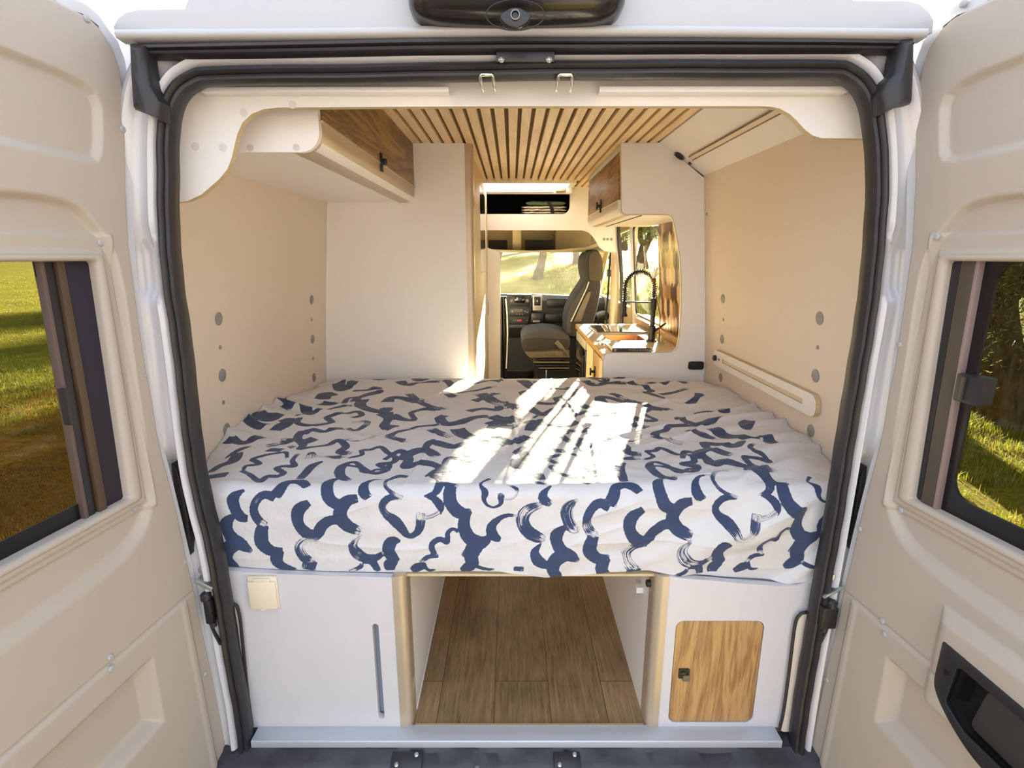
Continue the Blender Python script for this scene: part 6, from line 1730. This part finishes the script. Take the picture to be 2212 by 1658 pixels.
blades('sprouts', 150000, -48, -34, 7.5, 110, .015, .045, .0018, blade_mat('green_sprouts', ['#55661a', '#7d8a25', '#9a9a34', '#b8a848', '#667522']), 'green sprouting grass farther out in the field on the left', 71, .3, .8)
blades('grass', 90000, 33, 49, 2.6, 14, .03, .09, .0022, blade_mat('meadow_grass', ['#4d6a14', '#83902a', '#b39a3a', '#5f7d1c', '#d6bb56']), 'green and golden meadow grass seen through the right door window', 81, .45, .9)
blades('meadow', 30000, -4, 22, 7, 34, .05, .16, .006, blade_mat('bright_meadow', ['#8a8f3a', '#b8ae52', '#d9c874', '#a39b45']), 'sunlit meadow grass in front of the van', 91, .4, .9)

# olive trees
bark = mat('olive_bark', '#5e4d38', .95, var=.75, vscale=16, bump=1.0, bscale=9, stretch=(1, 1, .3))
bark.node_tree.nodes['Bump'].inputs['Distance'].default_value = .05
leafm = blade_mat('olive_leaves', ['#4c5a32', '#6f7a48', '#8d9362', '#3d4a28', '#a7a878'])
def olive(name, label, x, y, r, h, crown, nl, seed, leaf=.07, fork=.35, lean=0.0, nb=5, low=.5, suckers=0):
    rr = random.Random(seed); rs = np.random.RandomState(seed)
    z0 = float(ground_z(np.array([x]), np.array([y]))[0]) - .05
    t = thing(name, label, 'olive tree', (x, y, z0), 'olive trees around the van')
    mb = MB(); tips = []
    fk = Vector((x + lean, y, z0 + h * fork))
    # gnarled trunk
    rings = []
    for i in range(13):
        q = i / 12; c = Vector((x, y, z0)).lerp(fk, q) + Vector((math.sin(q * 5 + seed) * r * .25, math.cos(q * 4 + seed) * r * .2, 0))
        rad = r * (1.45 - .75 * q ** .6 + .25 * q ** 4)
        rings.append([c + Vector((math.cos(a), math.sin(a), 0)) * rad * (1 + .18 * math.sin(a * 3 + q * 4 + seed) + .10 * math.sin(a * 7 - q * 6)) for a in np.linspace(0, 2 * math.pi, 18, endpoint=False)])
    mb.loft(rings)
    for k in range(nb):
        a = 2 * math.pi * k / nb + rr.uniform(-.5, .5); L = h * (1 - fork) * rr.uniform(.55, .85)
        p = [fk - Vector((0, 0, r * .5))]; d = Vector((math.cos(a) * .75, math.sin(a) * .75, .8)).normalized()
        for i in range(5):
            d = (d + Vector((rr.uniform(-.3, .3), rr.uniform(-.3, .3), rr.uniform(-.05, .3)))).normalized(); p.append(p[-1] + d * L / 5)
        mb.tube(smooth_path([tuple(q) for q in p], 3), [r * .62 * (1 - .85 * i / (5 * 3)) for i in range(5 * 3 + 1)], 9)
        tips += p[2:]
        for i in (2, 3, 4):
            for _ in range(2):
                d2 = (d + Vector((rr.uniform(-1, 1), rr.uniform(-1, 1), rr.uniform(-.3, .7)))).normalized(); e = p[i] + d2 * L * rr.uniform(.3, .5)
                mb.tube([p[i], p[i].lerp(e, .5) + Vector((0, 0, .04)), e], [r * .16, r * .09, r * .04], 6); tips.append(e); tips.append(p[i].lerp(e, .6))
    for _ in range(suckers):                                  # thin shoots hanging round the trunk
        a = rr.uniform(0, 6.283); zz_ = rr.uniform(.9, h * .62); b0 = Vector((x, y, z0 + zz_)) + Vector((math.cos(a), math.sin(a), 0)) * r * 1.1
        e = b0 + Vector((math.cos(a) * rr.uniform(.2, .8), math.sin(a) * rr.uniform(.2, .8), rr.uniform(-.25, .55)))
        mb.tube([b0, b0.lerp(e, .5) + Vector((0, 0, .06)), e], [.012, .008, .004], 5); tips += [e, b0.lerp(e, .6), b0.lerp(e, .8), b0.lerp(e, .4)]
    mb.build('trunk', bark, t, ang=60)
    T_ = np.array([tuple(q) for q in tips]); c = T_[rs.randint(0, len(T_), nl)] + rs.normal(0, crown * .22, (nl, 3)) * np.array([1, 1, .8])
    c = c[c[:, 2] > z0 + h * low * .75]
    n = len(c)
    a = rs.normal(0, 1, (n, 3)); a /= np.linalg.norm(a, axis=1)[:, None]; b = rs.normal(0, 1, (n, 3)); b -= (b * a).sum(1)[:, None] * a; b /= np.linalg.norm(b, axis=1)[:, None]
    L = leaf * rs.uniform(.7, 1.4, (n, 1)); W = L * .11
    co = np.stack([c - a * L / 2, c + b * W, c + a * L / 2, c - b * W], 1).reshape(-1, 3); k = np.arange(n) * 4
    me = bpy.data.meshes.new('foliage'); me.from_pydata(co.tolist(), [], np.stack([k, k + 1, k + 2, k + 3], -1).tolist())
    finish('foliage', me, leafm, t, False)
    return t
olive('olive_tree', 'thick dark olive trunk close behind the right door window', 4.72, 4.85, .20, 4.2, 1.6, 36000, 3, .055, .40, .05, 6, .20, 12)
olive('olive_tree', 'second leaning olive trunk at the right edge of the right door window', 5.7, 4.7, .24, 4.2, 1.6, 32000, 8, .055, .36, -.45, 6, .20, 12)
olive('olive_tree', 'broad olive trunk in the middle of the windscreen', 1.1, 21.5, .16, 4.0, 1.2, 1500, 5, .22, .42, .2, 5, .42)
olive('olive_tree', 'olive tree at the left edge of the windscreen', -.75, 26.0, .10, 3.6, 1.0, 1000, 15, .2, .35, .3, 5, .42)
olive('olive_tree', 'olive tree whose low branches hang at the right of the windscreen', 3.7, 30.0, .16, 4.2, 2.4, 9000, 25, .24, .4, -.3, 5, .3)
olive('olive_tree', 'forked olive tree framed by the kitchen side window', 6.7, 27.0, .24, 3.9, 1.7, 8000, 34, .2, .33, .1, 4, .4)
olive('olive_tree', 'olive tree beside the forked one, nearer the tiles in the side window', 9.4, 29.0, .24, 4.0, 1.7, 7000, 44, .2, .35, -.6, 4, .4)
olive('olive_tree', 'distant olive tree far off between the windscreen trees', -.3, 62.0, .4, 7.0, 3.5, 6000, 55, .32, .4, 0, 5, .3)
olive('olive_tree', 'distant olive tree far off behind the broad trunk', 2.6, 48.0, .4, 6.5, 3.2, 6000, 56, .32, .4, 0, 5, .3)
olive('olive_tree', 'distant olive tree far off behind the forked one', 9.5, 46.0, .3, 6.0, 3.0, 6000, 57, .32, .4, 0, 5, .3)
olive('olive_tree', 'far olive tree on the rise at the left of the windscreen', -2.5, 50.0, .25, 5.0, 3.0, 5000, 61, .35, .4, 0, 5, .25)
olive('olive_tree', 'far olive tree on the rise at the right of the windscreen', 6.2, 52.0, .25, 5.0, 3.0, 5000, 62, .35, .4, 0, 5, .25)
olive('olive_tree', 'small olive tree far behind the thick trunk in the right door window', 14.5, 13.0, .3, 4.4, 2.2, 9000, 58, .16, .35, 0, 5, .3)

# ================================================================== LIGHT, WORLD, CAMERA
SUN_AZ, SUN_EL = math.radians(16.4), math.radians(10.5)
sd_ = Vector((math.sin(SUN_AZ) * math.cos(SUN_EL), math.cos(SUN_AZ) * math.cos(SUN_EL), math.sin(SUN_EL)))
L_ = bpy.data.lights.new('sun', 'SUN'); L_.energy = 85.0; L_.angle = math.radians(.6); L_.color = (1.0, .85, .64)
lo = bpy.data.objects.new('sun', L_); COL.objects.link(lo); lo.location = sd_ * 20; lo.rotation_euler = sd_.to_track_quat('Z', 'Y').to_euler()

w = bpy.data.worlds.new('sky'); SC.world = w; w.use_nodes = True
nt = w.node_tree; bg = nt.nodes['Background']
tc = N(nt, 'ShaderNodeTexCoord'); sx = N(nt, 'ShaderNodeSeparateXYZ'); nt.links.new(tc.outputs['Generated'], sx.inputs[0])
rp = N(nt, 'ShaderNodeValToRGB'); e = rp.color_ramp.elements
e[0].position = .0; e[0].color = (1.0, .96, .90, 1); e[1].position = .6; e[1].color = (.66, .79, 1.0, 1)
k = e.new(.15); k.color = (.93, .95, 1.0, 1)
nt.links.new(sx.outputs['Z'], rp.inputs['Fac']); nt.links.new(rp.outputs[0], bg.inputs['Color'])
bg.inputs['Strength'].default_value = 1.35

cd = bpy.data.cameras.new('camera'); cam = bpy.data.objects.new('camera', cd); COL.objects.link(cam)
cam.location = CAM; cam.rotation_euler = (math.pi / 2 - PITCH, 0, 0)
cd.sensor_fit = 'HORIZONTAL'; cd.sensor_width = 36; cd.lens = F_PX / 2212 * 36; cd.clip_start = .02; cd.clip_end = 600
SC.camera = cam
SC.view_settings.view_transform = 'Standard'; SC.view_settings.look = 'None'; SC.view_settings.gamma = 1.0; SC.view_settings.use_curve_mapping = False
SC.view_settings.exposure = 0.82
SC.cycles.use_denoising = True
SC.cycles.max_bounces = 10; SC.cycles.diffuse_bounces = 6; SC.cycles.transparent_max_bounces = 12
SC.cycles.caustics_reflective = False; SC.cycles.caustics_refractive = False; SC.cycles.sample_clamp_indirect = 20.0
